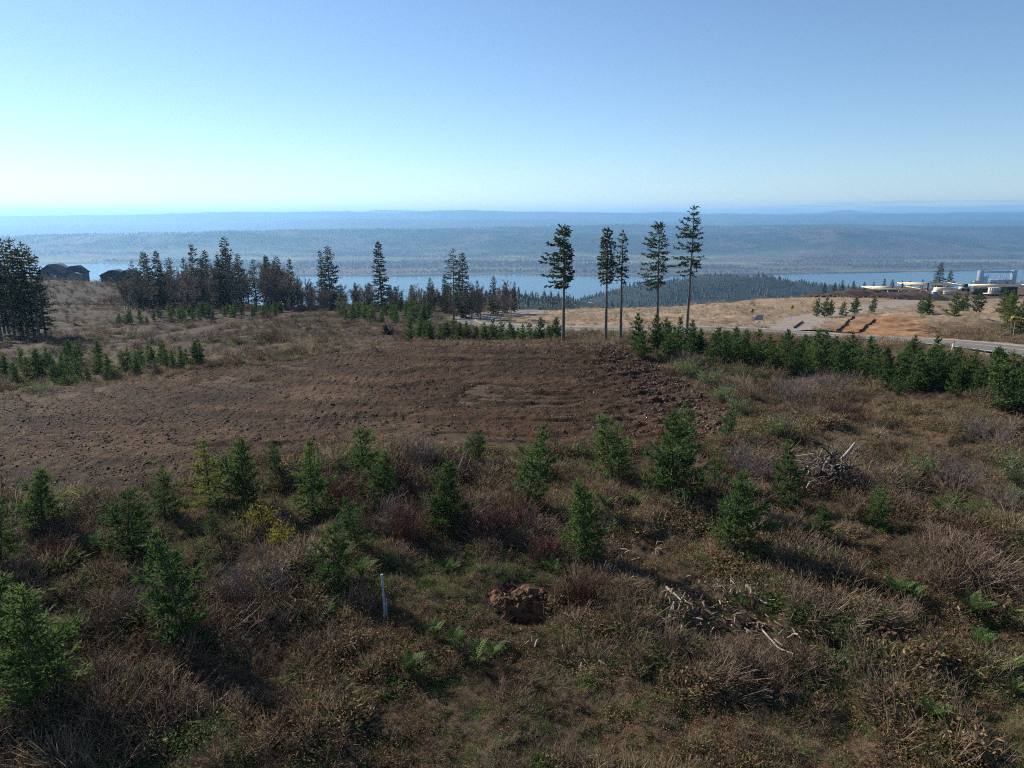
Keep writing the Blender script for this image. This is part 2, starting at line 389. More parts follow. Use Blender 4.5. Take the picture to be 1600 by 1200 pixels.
PIT = [(*hit_s(832, 962, tps), .75, .55), (*hit_s(1312, 1020, tps), .5, .45)]
def gz(x, y):
    """height of the near ground"""
    x = np.asarray(x, float); y = np.asarray(y, float)
    z = tps(x, y); r = np.hypot(x, y)
    rd = np.minimum(pdist(x, y, ROAD), pdist(x, y, DRIVE)+1); off = sstep(4.5, 9, rd)
    kn = sdist(x, y, KNOLL); brush = sstep(0.0, -2.5, kn)*sstep(260, 120, r)
    hum = (fbm(x*.55, y*.55, 3, 3)-.5)*.9 + (fbm(x*.16, y*.16, 5, 2)-.5)*1.0 + (vnoise(x*1.9, y*1.9, 9)-.5)*.22
    tr = np.abs(pdist(x, y, TRACK)-.9)
    z = z + off*brush*hum*.75*sstep(1.2, 4, pdist(x, y, TRACK)) - .16*sstep(.45, .1, tr)*sstep(200, 100, r)
    pd = sdist(x, y, PAD)
    z = z + (fbm(x*.06, y*.06, 31, 3)-.5)*1.5*off*sstep(70, 130, r)*sstep(3, -6, pd)
    z = z - .12*sstep(4.6, 3.2, pdist(x, y, ROAD))
    for qx, qy, qr, qd in PIT: z = z - qd*np.exp(-(((x-qx)/qr)**2+((y-qy)/(qr*.8))**2)**1.5)
    return z
def hit(px, py): return hit_s(px, py, gz)
def ground_at(px, D):
    z = -12.0
    for _ in range(6):
        X, Y = wpt(px, D, z); z = float(gz(np.array([X]), np.array([Y]))[0]) - CAMZ
    return np.array([X, Y, z+CAMZ])
def base_at(px, py):
    p = hit(px, py); return np.array([p[0], p[1], float(gz(p[:1], p[1:])[0])])
def height_to(p, py):
    _, fy, fz = ray(800, py); return CAMZ + fz/fy*p[1] - p[2]

# zones of the near ground
ZM = 2.05
def near_zone(x, y):
    r = np.hypot(x, y); n = fbm(x*.12, y*.12, 41, 4); n2 = fbm(x*.7, y*.7, 47, 3)
    brush = np.array([.066, .046, .028]); dry = np.array([.25, .18, .118]); tan = np.array([.046, .030, .020])
    rust = np.array([.105, .066, .044])
    c = brush + (rust-brush)*sstep(.35, .65, n)[..., None]
    mid = sstep(55, 85, r)                                  # rough pasture beyond the knoll
    c = c + (tan-c)*mid[..., None]
    c = c + (np.array([.115, .105, .05])-c)*(mid*sstep(.55, .7, n2)*.6)[..., None]
    bank = sstep(98, 116, y)*sstep(-12, 4, x-.02*y)         # dry grass hill behind the road
    c = c + (dry*(.7+.6*n[..., None])-c)*bank[..., None]
    lslope = sstep(115, 150, y)*sstep(-20, -45, x)
    c = c + (np.array([.055, .040, .030])-c)*lslope[..., None]
    fall = sstep(170, 240, y)*sstep(10, -10, x)*sstep(-60, -30, x)
    c = c + (np.array([.05, .05, .03])-c)*fall[..., None]
    t = sstep(2.6, 1.4, pdist(x, y, TRACK)); c = c + (np.array([.085, .058, .046])-c)*t[..., None]
    dr = sstep(4.2, 2.6, pdist(x, y, DRIVE)+ (n2-.5)*2); c = c + (np.array([.27, .22, .18])-c)*dr[..., None]
    sh = sstep(6.0, 4.2, pdist(x, y, ROAD)+(n2-.5)*1.5); c = c + (np.array([.25, .2, .16])-c)*sh[..., None]
    cu = sstep(-1.5, 1.5, sdist(x, y, CUT)+(n2-.5)*9); c = c + (np.array([.23, .125, .064])*(.4+1.2*n2[..., None])-c)*cu[..., None]
    pd = sstep(-2, 2, sdist(x, y, PAD)+(n2-.5)*4); c = c + (np.array([.10, .065, .05])-c)*pd[..., None]
    return c*ZM

def az_grid(fine, coarse, half=44):
    a = np.radians(np.linspace(-half, half, fine)); b = np.radians(np.linspace(half, 360-half, coarse)[1:])
    return np.concatenate([a, b])
def polar_mesh(name, az, r, zf, colf, mat, center=False):
    A, R = np.meshgrid(az, r); X = R*np.sin(A); Y = R*np.cos(A); Z = zf(X, Y)
    V = np.stack([X, Y, Z], -1).reshape(-1, 3); na, nr = len(az), len(r)
    i = np.arange(nr-1)[:, None]*na; j = np.arange(na)[None]; j2 = (j+1) % na
    F = np.stack([i+j, i+j2, i+na+j2, i+na+j], -1).reshape(-1, 4)[:, ::-1]
    C = colf(X, Y).reshape(-1, 3)
    Fs = [F]
    if center:
        V = np.vstack([V, [0, 0, float(zf(np.zeros(1), np.zeros(1))[0])]]); C = np.vstack([C, C[0]])
        k = np.arange(na); Fs.append(np.stack([np.full(na, len(V)-1), (k+1) % na, k], 1))
    me = make_mesh(name, V, Fs, mat, {'zone': C}, smooth=True)
    return link(bpy.data.objects.new(name, me))
rr = np.concatenate([np.linspace(3, 10, 10)[:-1], np.linspace(10, 60, 190)[:-1], np.linspace(60, 130, 130)[:-1], np.geomspace(130, 420, 110)])
ground = polar_mesh('ground', az_grid(470, 50), rr, gz, near_zone, M['ground'], True)
ground['kind'] = 'structure'

# ---- graded dirt clearing
def knoll_relief(x, y):
    n = fbm(x*.35, y*.35, 61, 3); wig = 3*(fbm(x*.07, y*.07, 67, 2)-.5)
    w = 60-np.sqrt(((x-4)*.62)**2+(y-62)**2+4) + wig*2.2      # bulldozer passes curve round the rise
    rut = np.abs(((w*.42) % 1)-.5)*2
    tread = np.sin((x+wig)*2*np.pi/.42)*sstep(.55, .7, vnoise(x*.08, w*.35, 71))
    cl = fbm(x*2.2, y*2.2, 73, 3)
    rgh = .6*sstep(12, 3, KNOLL[:, 0].max()-x)                   # churned soil along the far right edge
    fur = (fbm(x*.35+y*.2, w*1.9, 85, 3)-.5)
    w = w + (fbm(x*.11, y*.11, 69, 3)-.5)*5; rut = np.abs(((w*.42) % 1)-.5)*2
    return (n-.5)*.18 + .10*sstep(.6, 1, rut)*vnoise(x*.15, w*.42, 79) + (.03*tread*vnoise(x*.5, y*.5, 77)) + (cl-.5)*(.11+.2*rgh) + (fbm(x*5, y*5, 74, 2)-.5)*.09 + fur*(.16+.2*rgh) - .14*sstep(.62, .72, vnoise(x*.12, w*.75, 87))*sstep(.4, .6, fbm(x*.1, y*.1, 89, 2))
kx0, kx1 = KNOLL[:, 0].min()-2, KNOLL[:, 0].max()+2; ky0, ky1 = KNOLL[:, 1].min()-2, KNOLL[:, 1].max()+2
gx = np.arange(kx0, kx1, .13); gy = np.arange(ky0, ky1, .115)
GX, GY = np.meshgrid(gx, gy)
KD = sdist(GX, GY, KNOLL) + (fbm(GX*.5, GY*.5, 91, 3)-.5)*2.4
def dirt_z(x, y, kd):
    e = sstep(1.0, 5.0, x-KNOLL[:, 0].max()+9)*0
    return gz(x, y) + np.clip(kd*.25, -.5, .12) + sstep(-.5, 1.5, kd)*knoll_relief(x, y)
KZ = dirt_z(GX, GY, KD)
ok = KD > -1.6
idx = np.arange(GX.size).reshape(GX.shape)
q = ok[:-1, :-1] & ok[1:, :-1] & ok[:-1, 1:] & ok[1:, 1:]
Fk = np.stack([idx[:-1, :-1][q], idx[:-1, 1:][q], idx[1:, 1:][q], idx[1:, :-1][q]], 1)
kn1 = fbm(GX*.09, GY*.16, 95, 4); kn2 = fbm(GX*.5, GY*.9, 97, 3)
cA, cB, cC, cD = np.array([.062, .033, .018]), np.array([.088, .053, .031]), np.array([.030, .018, .012]), np.array([.090, .064, .031])
KC = cA + (cB-cA)*sstep(.38, .62, kn1)[..., None]
KC = KC + (cC-KC)*(sstep(.6, .75, fbm(GX*.11+5, GY*.2, 99, 3))*.8)[..., None]
KC = KC + (cD-KC)*(sstep(.58, .75, kn2)*.45)[..., None]
KW = 60-np.sqrt(((GX-4)*.62)**2+(GY-62)**2+4); st_ = vnoise(GX*.06, KW*.9, 301)*.6+vnoise(GX*.1, KW*2.3, 303)*.4; KW = KW+(fbm(GX*.11, GY*.11, 69, 3)-.5)*5; KC = KC*(.58+.55*sstep(.25, .75, .6*st_+.4*vnoise(GX*.06, KW*.9, 305)))[..., None]
used = np.unique(Fk); remap = np.full(GX.size, -1); remap[used] = np.arange(len(used))
Vk = np.stack([GX, GY, KZ], -1).reshape(-1, 3)[used]
dirt = link(bpy.data.objects.new('dirt_clearing', make_mesh('dirt_clearing', Vk, remap[Fk], M['dirt'], {'zone': (KC*ZM).reshape(-1, 3)[used]}, smooth=True)))
dirt['kind'] = 'structure'

# ------------------------------------------------------------------ valley, river, far hills
def pxaz(x, y): return 800 + FPX*CP*x/np.maximum(y, 1e-3) * 1.0      # picture column of far ground (nearly level view)
def depr(py): return PITCH + np.arctan((np.asarray(py, float)-600)/FPX)
RIVER_Z = CAMZ-248
BANK = np.array([(-400, 403), (-200, 405), (0, 408), (250, 413), (310, 418), (450, 431), (600, 432), (800, 429), (870, 431), (1000, 432), (1200, 429), (1450, 424), (1600, 420), (1900, 415)], float)
def far_bank(px): return 248/np.tan(depr(np.interp(px, BANK[:, 0], BANK[:, 1])))
SLOPE = np.array([(300, -36), (420, -57), (700, -100), (1000, -138), (1300, -172), (1600, -205), (1950, -243), (2150, -253), (2300, -256)], float)
SLOPE[:, 1] += .001*SLOPE[:, 0]
RIDGES = [ # distance, width, [(column, row of the crest)]
 (5600, 800, [(-400, 376), (0, 371), (200, 366), (400, 362), (600, 359), (720, 360), (850, 366), (1000, 369), (1150, 361), (1280, 357), (1400, 366), (1520, 378), (1700, 384)]),
 (7000, 900, [(-400, 384), (0, 382), (300, 380), (500, 372), (640, 360), (800, 355), (950, 352), (1100, 354), (1300, 352), (1500, 356), (1700, 352)]),
 (11200, 1400, [(-400, 352), (0, 353), (250, 351), (420, 347), (560, 341), (700, 344), (850, 343), (1000, 346), (1200, 343), (1350, 346), (1500, 343), (1700, 346)]),
 (14500, 1600, [(-400, 342), (0, 339), (200, 336), (300, 334), (380, 331), (450, 332), (560, 330.5), (620, 333), (690, 329), (740, 329), (800, 330.5), (900, 332), (1000, 333), (1100, 334.5), (1200, 336), (1330, 334.5), (1480, 333.5), (1600, 332), (1800, 331)]),
 (18500, 1200, [(-400, 340), (400, 334), (560, 333), (600, 328.5), (650, 328.5), (700, 332), (980, 334), (1030, 330), (1070, 333), (1200, 334.5), (1262, 332.5), (1285, 328.5), (1300, 328.2), (1315, 331), (1340, 332), (1440, 332), (1480, 330.5), (1530, 331), (1560, 330.2), (1650, 333), (1800, 334)]),
]
def far_z(x, y):
    x = np.asarray(x, float); y = np.asarray(y, float)
    r = np.hypot(x, y); yy = np.maximum(y, r*.35); px = 800 + FPX*CP*x/yy; D = yy
    z = np.interp(r, SLOPE[:, 0], SLOPE[:, 1])
    z = z + (fbm(x/260, y/260, 101, 4)-.5)*70*sstep(350, 700, r)*sstep(2150, 1500, r)
    def bump(cpx, D0, h, s):
        cx, cy = wpt(cpx, D0, -130); return h*np.exp(-((x-cx)**2+(y-cy)**2)/(2*s*s))
    z = z + bump(1040, 1550, 62, 210) + bump(1230, 1650, 48, 240) + bump(1500, 1650, 46, 260) - bump(820, 1500, 30, 260)
    bank = far_bank(px); fl = sstep(-25, 25, r*D/r-bank + (fbm(x/220, y/220, 113, 3)-.5)*90)
    plain_ = -244 + (fbm(x/500, y/500, 105, 3)-.5)*5
    z = z + (plain_-z)*fl
    base = plain_ + 30*sstep(5000, 7000, D) + 60*sstep(8000, 17000, D)
    hz = base.copy() if hasattr(base, 'copy') else base
    for k, (Dc, w, prof) in enumerate(RIDGES):
        prof = np.array(prof); py = np.interp(px, prof[:, 0], prof[:, 1])
        Dw = Dc*(1+.22*(fbm(px/330, px*0+k*3.1, 120+k, 2)-.5))
        zc = -np.tan(depr(py))*Dw
        sc = Dc*.06
        rid = 1-np.abs(2*fbm(x/sc, y/sc, 140+k, 5)-1)
        g = np.exp(-np.abs((D-Dw)/w)**2.2)
        prof_z = base + (zc-base)*g + (rid-.78)*(zc-base)*.5*g*(1-g**6) + (fbm(x/(sc*.3), y/(sc*.3), 160+k, 4)-.5)*Dc*.0022*sstep(0.02, .4, g)
        hz = np.maximum(hz, prof_z)
    z = np.where((D > 4300) & (fl > .5), np.maximum(z, z + (hz-z)*sstep(4300, 4900, D)), z)
    edge = sstep(430, 330, r)
    return np.maximum(z, -258) + CAMZ - 2.5*edge
def far_zone(x, y):
    r = np.hypot(x, y); yy = np.maximum(y, r*.35); px = 800 + FPX*CP*x/yy
    n = fbm(x/300, y/300, 171, 4); n2 = fbm(x/700, y/1400, 173, 4); n3 = fbm(x/90, y/90, 175, 3)
    con = np.array([.024, .034, .022]); bare = np.array([.085, .066, .058]); field = np.array([.15, .17, .08]); brn = np.array([.12, .09, .065])
    c = con + (bare-con)*(sstep(.45, .66, n)*(1-.5*sstep(5200, 6200, yy)))[..., None]
    plainm = sstep(0, 30, yy-far_bank(px))*sstep(5000, 4500, yy)
    wood = bare + (np.array([.14, .12, .085])-bare)*n3[..., None]
    st = fbm(x/900, y/170, 181, 3)
    pc = wood + (field-wood)*sstep(.54, .60, st)[..., None]
    pc = pc + (brn-pc)*sstep(.56, .62, fbm(x/700+9, y/210, 183, 3))[..., None]
    c = c + (pc-c)*plainm[..., None]
    hf = .35*sstep(.74, .78, fbm(x/300+3, y/500+7, 187, 4))*sstep(5200, 6000, yy)
    c = c + (field*.9-c)*(hf*.9)[..., None]
    cl = sstep(.72, .78, fbm(x/120+1, y/160, 189, 3))*sstep(2200, 1900, r)
    return c*ZM
M['valley'] = ground_mat('forested_hills', .02, 6.0)
for n_ in M['valley'].node_tree.nodes:
    if n_.type == 'TEX_NOISE': n_.inputs['Scale'].default_value = {.9: .012, 9.0: .05}.get(round(n_.inputs['Scale'].default_value, 2), .02)
rf = np.concatenate([np.geomspace(330, 2300, 130)[:-1], np.linspace(2300, 3000, 12)[:-1], np.linspace(3000, 5200, 90)[:-1], np.geomspace(5200, 20500, 250)[:-1], np.geomspace(20500, 47000, 15)])
valley = polar_mesh('valley_terrain', az_grid(520, 40), rf, far_z, far_zone, M['valley'])
valley['kind'] = 'structure'

m, nt, b = newmat('river_water'); M['water'] = m
b.inputs['Base Color'].default_value = (.035, .06, .07, 1); b.inputs['Roughness'].default_value = .2; b.inputs['IOR'].default_value = 1.33
bn = N(nt, 'ShaderNodeBump'); bn.inputs['Strength'].default_value = .35; bn.inputs['Distance'].default_value = .6
nt.links.new(noise_out(nt, .05, 6), bn.inputs['Height']); nt.links.new(bn.outputs[0], b.inputs['Normal'])
a = np.radians(np.linspace(-60, 60, 60)); Vr = np.concatenate([np.stack([R*np.sin(a), R*np.cos(a), np.full(60, RIVER_Z)], 1) for R in (1900, 2600, 3400, 4600)])
Fr = np.concatenate([[[k*60+i, (k+1)*60+i, (k+1)*60+i+1, k*60+i+1] for i in range(59)] for k in range(3)])
river = link(bpy.data.objects.new('river', make_mesh('river', Vr, Fr[:, ::-1], M['water']))); river['kind'] = 'structure'

# ---- haze
m = bpy.data.materials.new('haze'); m.use_nodes = True; nt = m.node_tree
nt.nodes.remove(nt.nodes['Principled BSDF'])
pv = nt.nodes.new('ShaderNodeVolumePrincipled'); pv.inputs['Density'].default_value = 9.5e-5
pv.inputs['Color'].default_value = (.34, .65, 1.0, 1); pv.inputs['Anisotropy'].default_value = .36
nt.links.new(pv.outputs[0], nt.nodes['Material Output'].inputs['Volume'])
hb = MB(); hb.box((0, 0, (CAMZ-262+CAMZ+195)/2), (104000, 104000, 195+262))
haze = hb.obj('haze', m); tag(haze, 'blue winter haze hanging over the river valley', 'haze', kind='stuff')

# ---- road
def ribbon(name, P, half, lift, mat, zf=None, cols=1, thick=0.0):
    t = np.gradient(P, axis=0); t /= np.linalg.norm(t, axis=1, keepdims=True); n = np.column_stack([t[:, 1], -t[:, 0]])
    zc = tps(P[:, 0], P[:, 1]) if zf is None else zf(P[:, 0], P[:, 1])
    ks = np.linspace(-1, 1, 7); rows = []
    for k in ks:
        q = P + n*(half*k); z = tps(q[:, 0], q[:, 1])*.3 + zc*.7 + lift - .06*k*k
        rows.append(np.column_stack([q, z]))
    V = np.stack(rows, 1); L = len(P); w = len(ks)
    i = np.arange(L-1)[:, None]*w; j = np.arange(w-1)[None]
    F = np.stack([i+j, i+j+1, i+w+j+1, i+w+j], -1).reshape(-1, 4)[:, ::-1]
    return link(bpy.data.objects.new(name, make_mesh(name, V.reshape(-1, 3), F, mat, smooth=True)))
M['asphalt'] = plain('worn_asphalt', (.125, .12, .115), .9, .15, 1.2, .2)
M['yline'] = plain('yellow_road_paint', (.55, .36, .06), .8, .2, 2)
M['wline'] = plain('white_road_paint', (.7, .7, .68), .8, .15, 2)
road = ribbon('road', ROAD, 3.4, .10, M['asphalt']); road['kind'] = 'structure'
def offs(P, d):
    t = np.gradient(P, axis=0); t /= np.linalg.norm(t, axis=1, keepdims=True); return P + np.column_stack([t[:, 1], -t[:, 0]])*d
def stripe(name, d, mat):
    P = offs(ROAD, d); zc = tps(ROAD[:, 0], ROAD[:, 1]); k = d/3.4
    z = tps(P[:, 0], P[:, 1])*.3 + zc*.7 + .10 - .06*k*k + .006
    a_, b_ = offs(ROAD, d-.07), offs(ROAD, d+.07); L = len(P)
    V = np.concatenate([np.column_stack([a_, z]), np.column_stack([b_, z])]); i = np.arange(L-1)
    o = link(bpy.data.objects.new(name, make_mesh(name, V, np.stack([i, i+L, i+L+1, i+1], 1)[:, ::-1], mat)), road)
    return o
stripe('centre_line', .12, M['yline']); stripe('centre_line', -.12, M['yline']); stripe('edge_line', 3.1, M['wline']); stripe('edge_line', -3.1, M['wline'])

# ------------------------------------------------------------------ plant builders
def unit(v): return v/(np.linalg.norm(v, axis=-1, keepdims=True)+1e-9)
def spray(mb, P, L, tw, dens, g, tone, flat=.35, droop=0.0):
    """twigs with needles along a branch path P (n,3)"""
    n = max(3, int(L*dens)); s = np.sort(g.uniform(.12, 1, n)); seg = np.linspace(0, 1, len(P))
    pos = np.column_stack([np.interp(s, seg, P[:, i]) for i in range(3)])
    tan = unit(np.column_stack([np.interp(s, seg, np.gradient(P[:, i])) for i in range(3)]))
    up = np.array([0, 0, 1.]); side = unit(np.cross(tan, up)+1e-6)
    sg = np.where(np.arange(n) % 2, 1, -1)[:, None]
    d = tan*g.uniform(.55, 1.0, (n, 1)) + side*sg*g.uniform(.5, 1.0, (n, 1)) + g.normal(0, flat, (n, 3))*np.array([.6, .6, 1]) + up*(.12-droop)
    ln = tw*(.45+.75*np.sin(np.pi*np.clip(1.08-s, 0, 1))**.8)*g.uniform(.6, 1.2, n)
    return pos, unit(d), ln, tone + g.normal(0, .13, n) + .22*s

def young_fir(seed, h, R, mat, dens=30, gap=.15, wm=1.0):
    g = np.random.default_rng(seed); gap *= g.uniform(.85, 1.45); hole = g.uniform(.15, .45); mb = MB(); tr = MB()
    lean = g.normal(0, .045, 2); zt = np.linspace(0, h, 9)
    tr.tube(np.column_stack([lean[0]*zt**1.3, lean[1]*zt**1.3, zt]), np.linspace(.018*h+.012, .006, 9), 6)
    lev = np.arange(.07*h, h*.985, gap*(h/2.5)**.5); TB = tr
    bulge = g.uniform(.6, .85); gapd = g.uniform(0, 6.28)
    for li, z0 in enumerate(lev):
        f = z0/h; nb = int(round(6.5-2.0*f)) if li % 2 == 0 else 4
        a0 = g.uniform(0, 6.28); wh = g.uniform(.78, 1.15)
        for k in range(nb):
            L = R*((1-f)**bulge*(1-.35*(1-f)**6)+.05)*g.uniform(.5, 1.25)*wh*(1 if li % 2 == 0 else .6)
            if g.uniform() < .08: continue
            if L < .04: continue
            a = a0 + 6.283*k/nb + g.normal(0, .22); L *= 1-hole*(.5+.5*math.cos(a-gapd)); el = math.radians(8+48*f**1.3+g.normal(0, 7))
            s = np.linspace(0, 1, 5)[:, None]
            d = np.array([math.cos(a)*math.cos(el), math.sin(a)*math.cos(el), math.sin(el)])
            P = np.array([lean[0]*z0**1.3, lean[1]*z0**1.3, z0]) + d*L*s + np.array([0, 0, 1.])*(.22*L*s**2-.12*L*s)
            TB.sticks(P[:-1], P[1:], .008, .005, 3)
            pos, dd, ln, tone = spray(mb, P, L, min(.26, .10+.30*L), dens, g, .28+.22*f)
            mb.blades(pos, dd*ln[:, None], wm*(.028+.07*ln), a=tone)
            # side needles on each twig
            for q in (.2, .4, .6, .8, .98):
                m_ = ln > .07
                p2 = pos[m_]+dd[m_]*(ln[m_]*q)[:, None]; d2 = unit(dd[m_]+g.normal(0, .65, (m_.sum(), 3)))
                mb.blades(p2, d2*(ln[m_]*g.uniform(.35, .7, m_.sum()))[:, None], .030*wm, a=tone[m_]+.08)
            mb.blades(P[-1:], (P[-1:]-P[-2:-1])*.8, .05, a=.75)
    mb.blades(np.tile([lean[0]*h**1.3, lean[1]*h**1.3, h*.93], (14, 1))+np.linspace(0, .10*h, 14)[:, None]*[0, 0, 1], unit(g.normal(0, .45, (14, 3))+[0, 0, 1])*.09*h**.5, .03, a=.7)
    return tr.mesh('trunk', M['bark']), mb.mesh('crown', mat)

def conifer(seed, h, R, cb=.1, lopl=0.0, dens=1.0, droop=.15, gap=.5, mat='needle_dark', rad=None, taper=.8, top_open=0.0):
    """grown conifer; cb = bare fraction of trunk, lopl = how far the crown leans to -X"""
    g = np.random.default_rng(seed); mb = MB(); tr = MB()
    rad = rad or .012*h+.03; zt = np.linspace(0, h, 12); cur = g.normal(0, .012, 2)
    cx = lambda z: cur[0]*z*np.sin(z/h*2.5); cyv = lambda z: cur[1]*z*np.sin(z/h*2.5)
    tr.tube(np.column_stack([cx(zt), cyv(zt), zt]), np.linspace(rad, .025, 12), 7)
    if cb > .25:
        ns = 40; z_ = g.uniform(.12*h, cb*h*1.05, ns); a_ = g.uniform(0, 6.28, ns); b_ = np.column_stack([cx(z_), cyv(z_), z_])
        tr.sticks(b_, b_+np.column_stack([np.cos(a_), np.sin(a_), g.normal(-.1, .25, ns)])*(g.uniform(.2, .9, ns)**2)[:, None], .022, .01, 3)
    z = cb*h
    while z < h*.985:
        f = (z-cb*h)/(h-cb*h); nb = g.integers(4, 7); a0 = g.uniform(0, 6.28)
        for k in range(nb):
            a = a0+6.283*k/nb+g.normal(0, .3)
            asym = 1 - lopl*math.cos(a)*(1.0-.5*f)
            L = R*((1-f)**taper*(1-.5*(1-f)**8)+.07)*g.uniform(.45, 1.2)*max(asym, .12)
            if g.uniform() > dens or L < .15: continue
            el = math.radians(-6+38*f**1.5+g.normal(0, 8)); s = np.linspace(0, 1, 5)[:, None]
            d = np.array([math.cos(a)*math.cos(el), math.sin(a)*math.cos(el), math.sin(el)])
            P = np.array([cx(z), cyv(z), z]) + d*L*s + np.array([0, 0, 1.])*(-droop*L*s**1.5 + .18*L*s**4)
            tr.sticks(P[:-1], P[1:], .028*(1-f*.6), .016, 3)
            pos, dd, ln, tone = spray(mb, P, L, .42, 9, g, .3, .3, .25)
            fw = 1.1 if dens > .83 else .85; mb.blades(pos, dd*ln[:, None], .16*fw, a=tone)
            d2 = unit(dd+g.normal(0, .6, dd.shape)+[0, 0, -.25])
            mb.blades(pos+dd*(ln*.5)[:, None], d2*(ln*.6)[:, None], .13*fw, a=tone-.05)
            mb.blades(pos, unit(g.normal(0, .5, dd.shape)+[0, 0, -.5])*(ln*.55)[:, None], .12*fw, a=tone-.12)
        z += gap*g.uniform(.7, 1.3)
    mb.blades(np.tile([cx(h), cyv(h), h*.985], (5, 1)), unit(g.normal(0, .2, (5, 3))+[0, 0, 1])*.5, .10, a=.5)
    return tr.mesh('trunk', M['bark_grey']), mb.mesh('crown', M[mat])

def bare_tree(seed, h, spread=.32, n1=16):
    g = np.random.default_rng(seed); mb = MB(); tr = MB()
    zt = np.linspace(0, h*.9, 8); bend = g.normal(0, .04, 2)
    path = np.column_stack([bend[0]*zt*np.sin(zt/h*3), bend[1]*zt*np.sin(zt/h*3), zt])
    tr.tube(path, np.linspace(.009*h+.02, .02, 8), 6)
    p0s, p1s, r0, r1 = [], [], [], []
    def seg(a, b, x, y): p0s.append(a); p1s.append(b); r0.append(x); r1.append(y)
    for i in range(n1):
        z = h*g.uniform(.18, .88); base = np.array([np.interp(z, zt, path[:, 0]), np.interp(z, zt, path[:, 1]), z])
        a = g.uniform(0, 6.28); L = h*spread*(1.1-z/h)*g.uniform(.6, 1.2)+.4; up = g.uniform(.6, 1.5)
        d = unit(np.array([math.cos(a), math.sin(a), up])); p = base
        for k in range(4):
            q = p + d*L/4 + g.normal(0, .05*L, 3); seg(p, q, .03*(1-k*.2), .03*(.8-k*.2))
            for j in range(5):
                e = unit(d + g.normal(0, .55, 3)+[0, 0, .3]); b0 = p+(q-p)*g.uniform(); l2 = L*g.uniform(.18, .42)
                b1 = b0+e*l2; seg(b0, b1, .02, .013)
                for t in range(3):
                    e2 = unit(e+g.normal(0, .6, 3)+[0, 0, .2]); c0 = b0+(b1-b0)*g.uniform(.3, 1); seg(c0, c0+e2*l2*g.uniform(.4, .8), .014, .009)
            p = q; d = unit(d+np.array([0, 0, .15]))
    mb.sticks(p0s, p1s, r0, r1, 3, a=g.uniform(.2, .8, len(p0s)))
    return tr.mesh('trunk', M['bark_grey']), mb.mesh('crown', M['bare_mid'])

def bare_shrub(seed, h, R, n, mat):
    g = np.random.default_rng(seed); mb = MB(); p0, p1, r = [], [], []
    for i in range(n):
        a = g.uniform(0, 6.28); b = g.uniform(0, .35*R); p = np.array([b*math.cos(a), b*math.sin(a), -.05])*[2.0, 2.0, 1]
        tgt = np.array([math.cos(a)*R*g.uniform(.2, 1), math.sin(a)*R*g.uniform(.2, 1), h*g.uniform(.6, 1.05)])
        K = 4
        for k in range(K):
            q = p+(tgt-p)/(K-k)+g.normal(0, .03*h, 3); p0.append(p); p1.append(q); r.append(.011-.002*k)
            if k > 0:
                for _ in range(3):
                    e = unit(unit(q-p)+g.normal(0, .45, 3)); c = p+(q-p)*g.uniform(); p0.append(c); p1.append(c+e*h*g.uniform(.1, .28)); r.append(.006)
            p = q
    r = np.array(r); mb.sticks(p0, p1, r, r*.7, 3, a=g.uniform(.1, .9, len(p0)))
    return mb.mesh('stems', mat)

def put_tree(name, meshes, p, sc, label, cat, group, rz, names=('trunk', 'crown')):
    o = empty(name, p, rz, sc)
    for m_, n_ in zip(meshes, names): link(bpy.data.objects.new(n_, m_), o)
    if name == 'young_fir': o.rotation_euler = (.07*math.sin(rz*5.1), .07*math.cos(rz*7.7), rz)
    tag(o, label, cat, group); return o

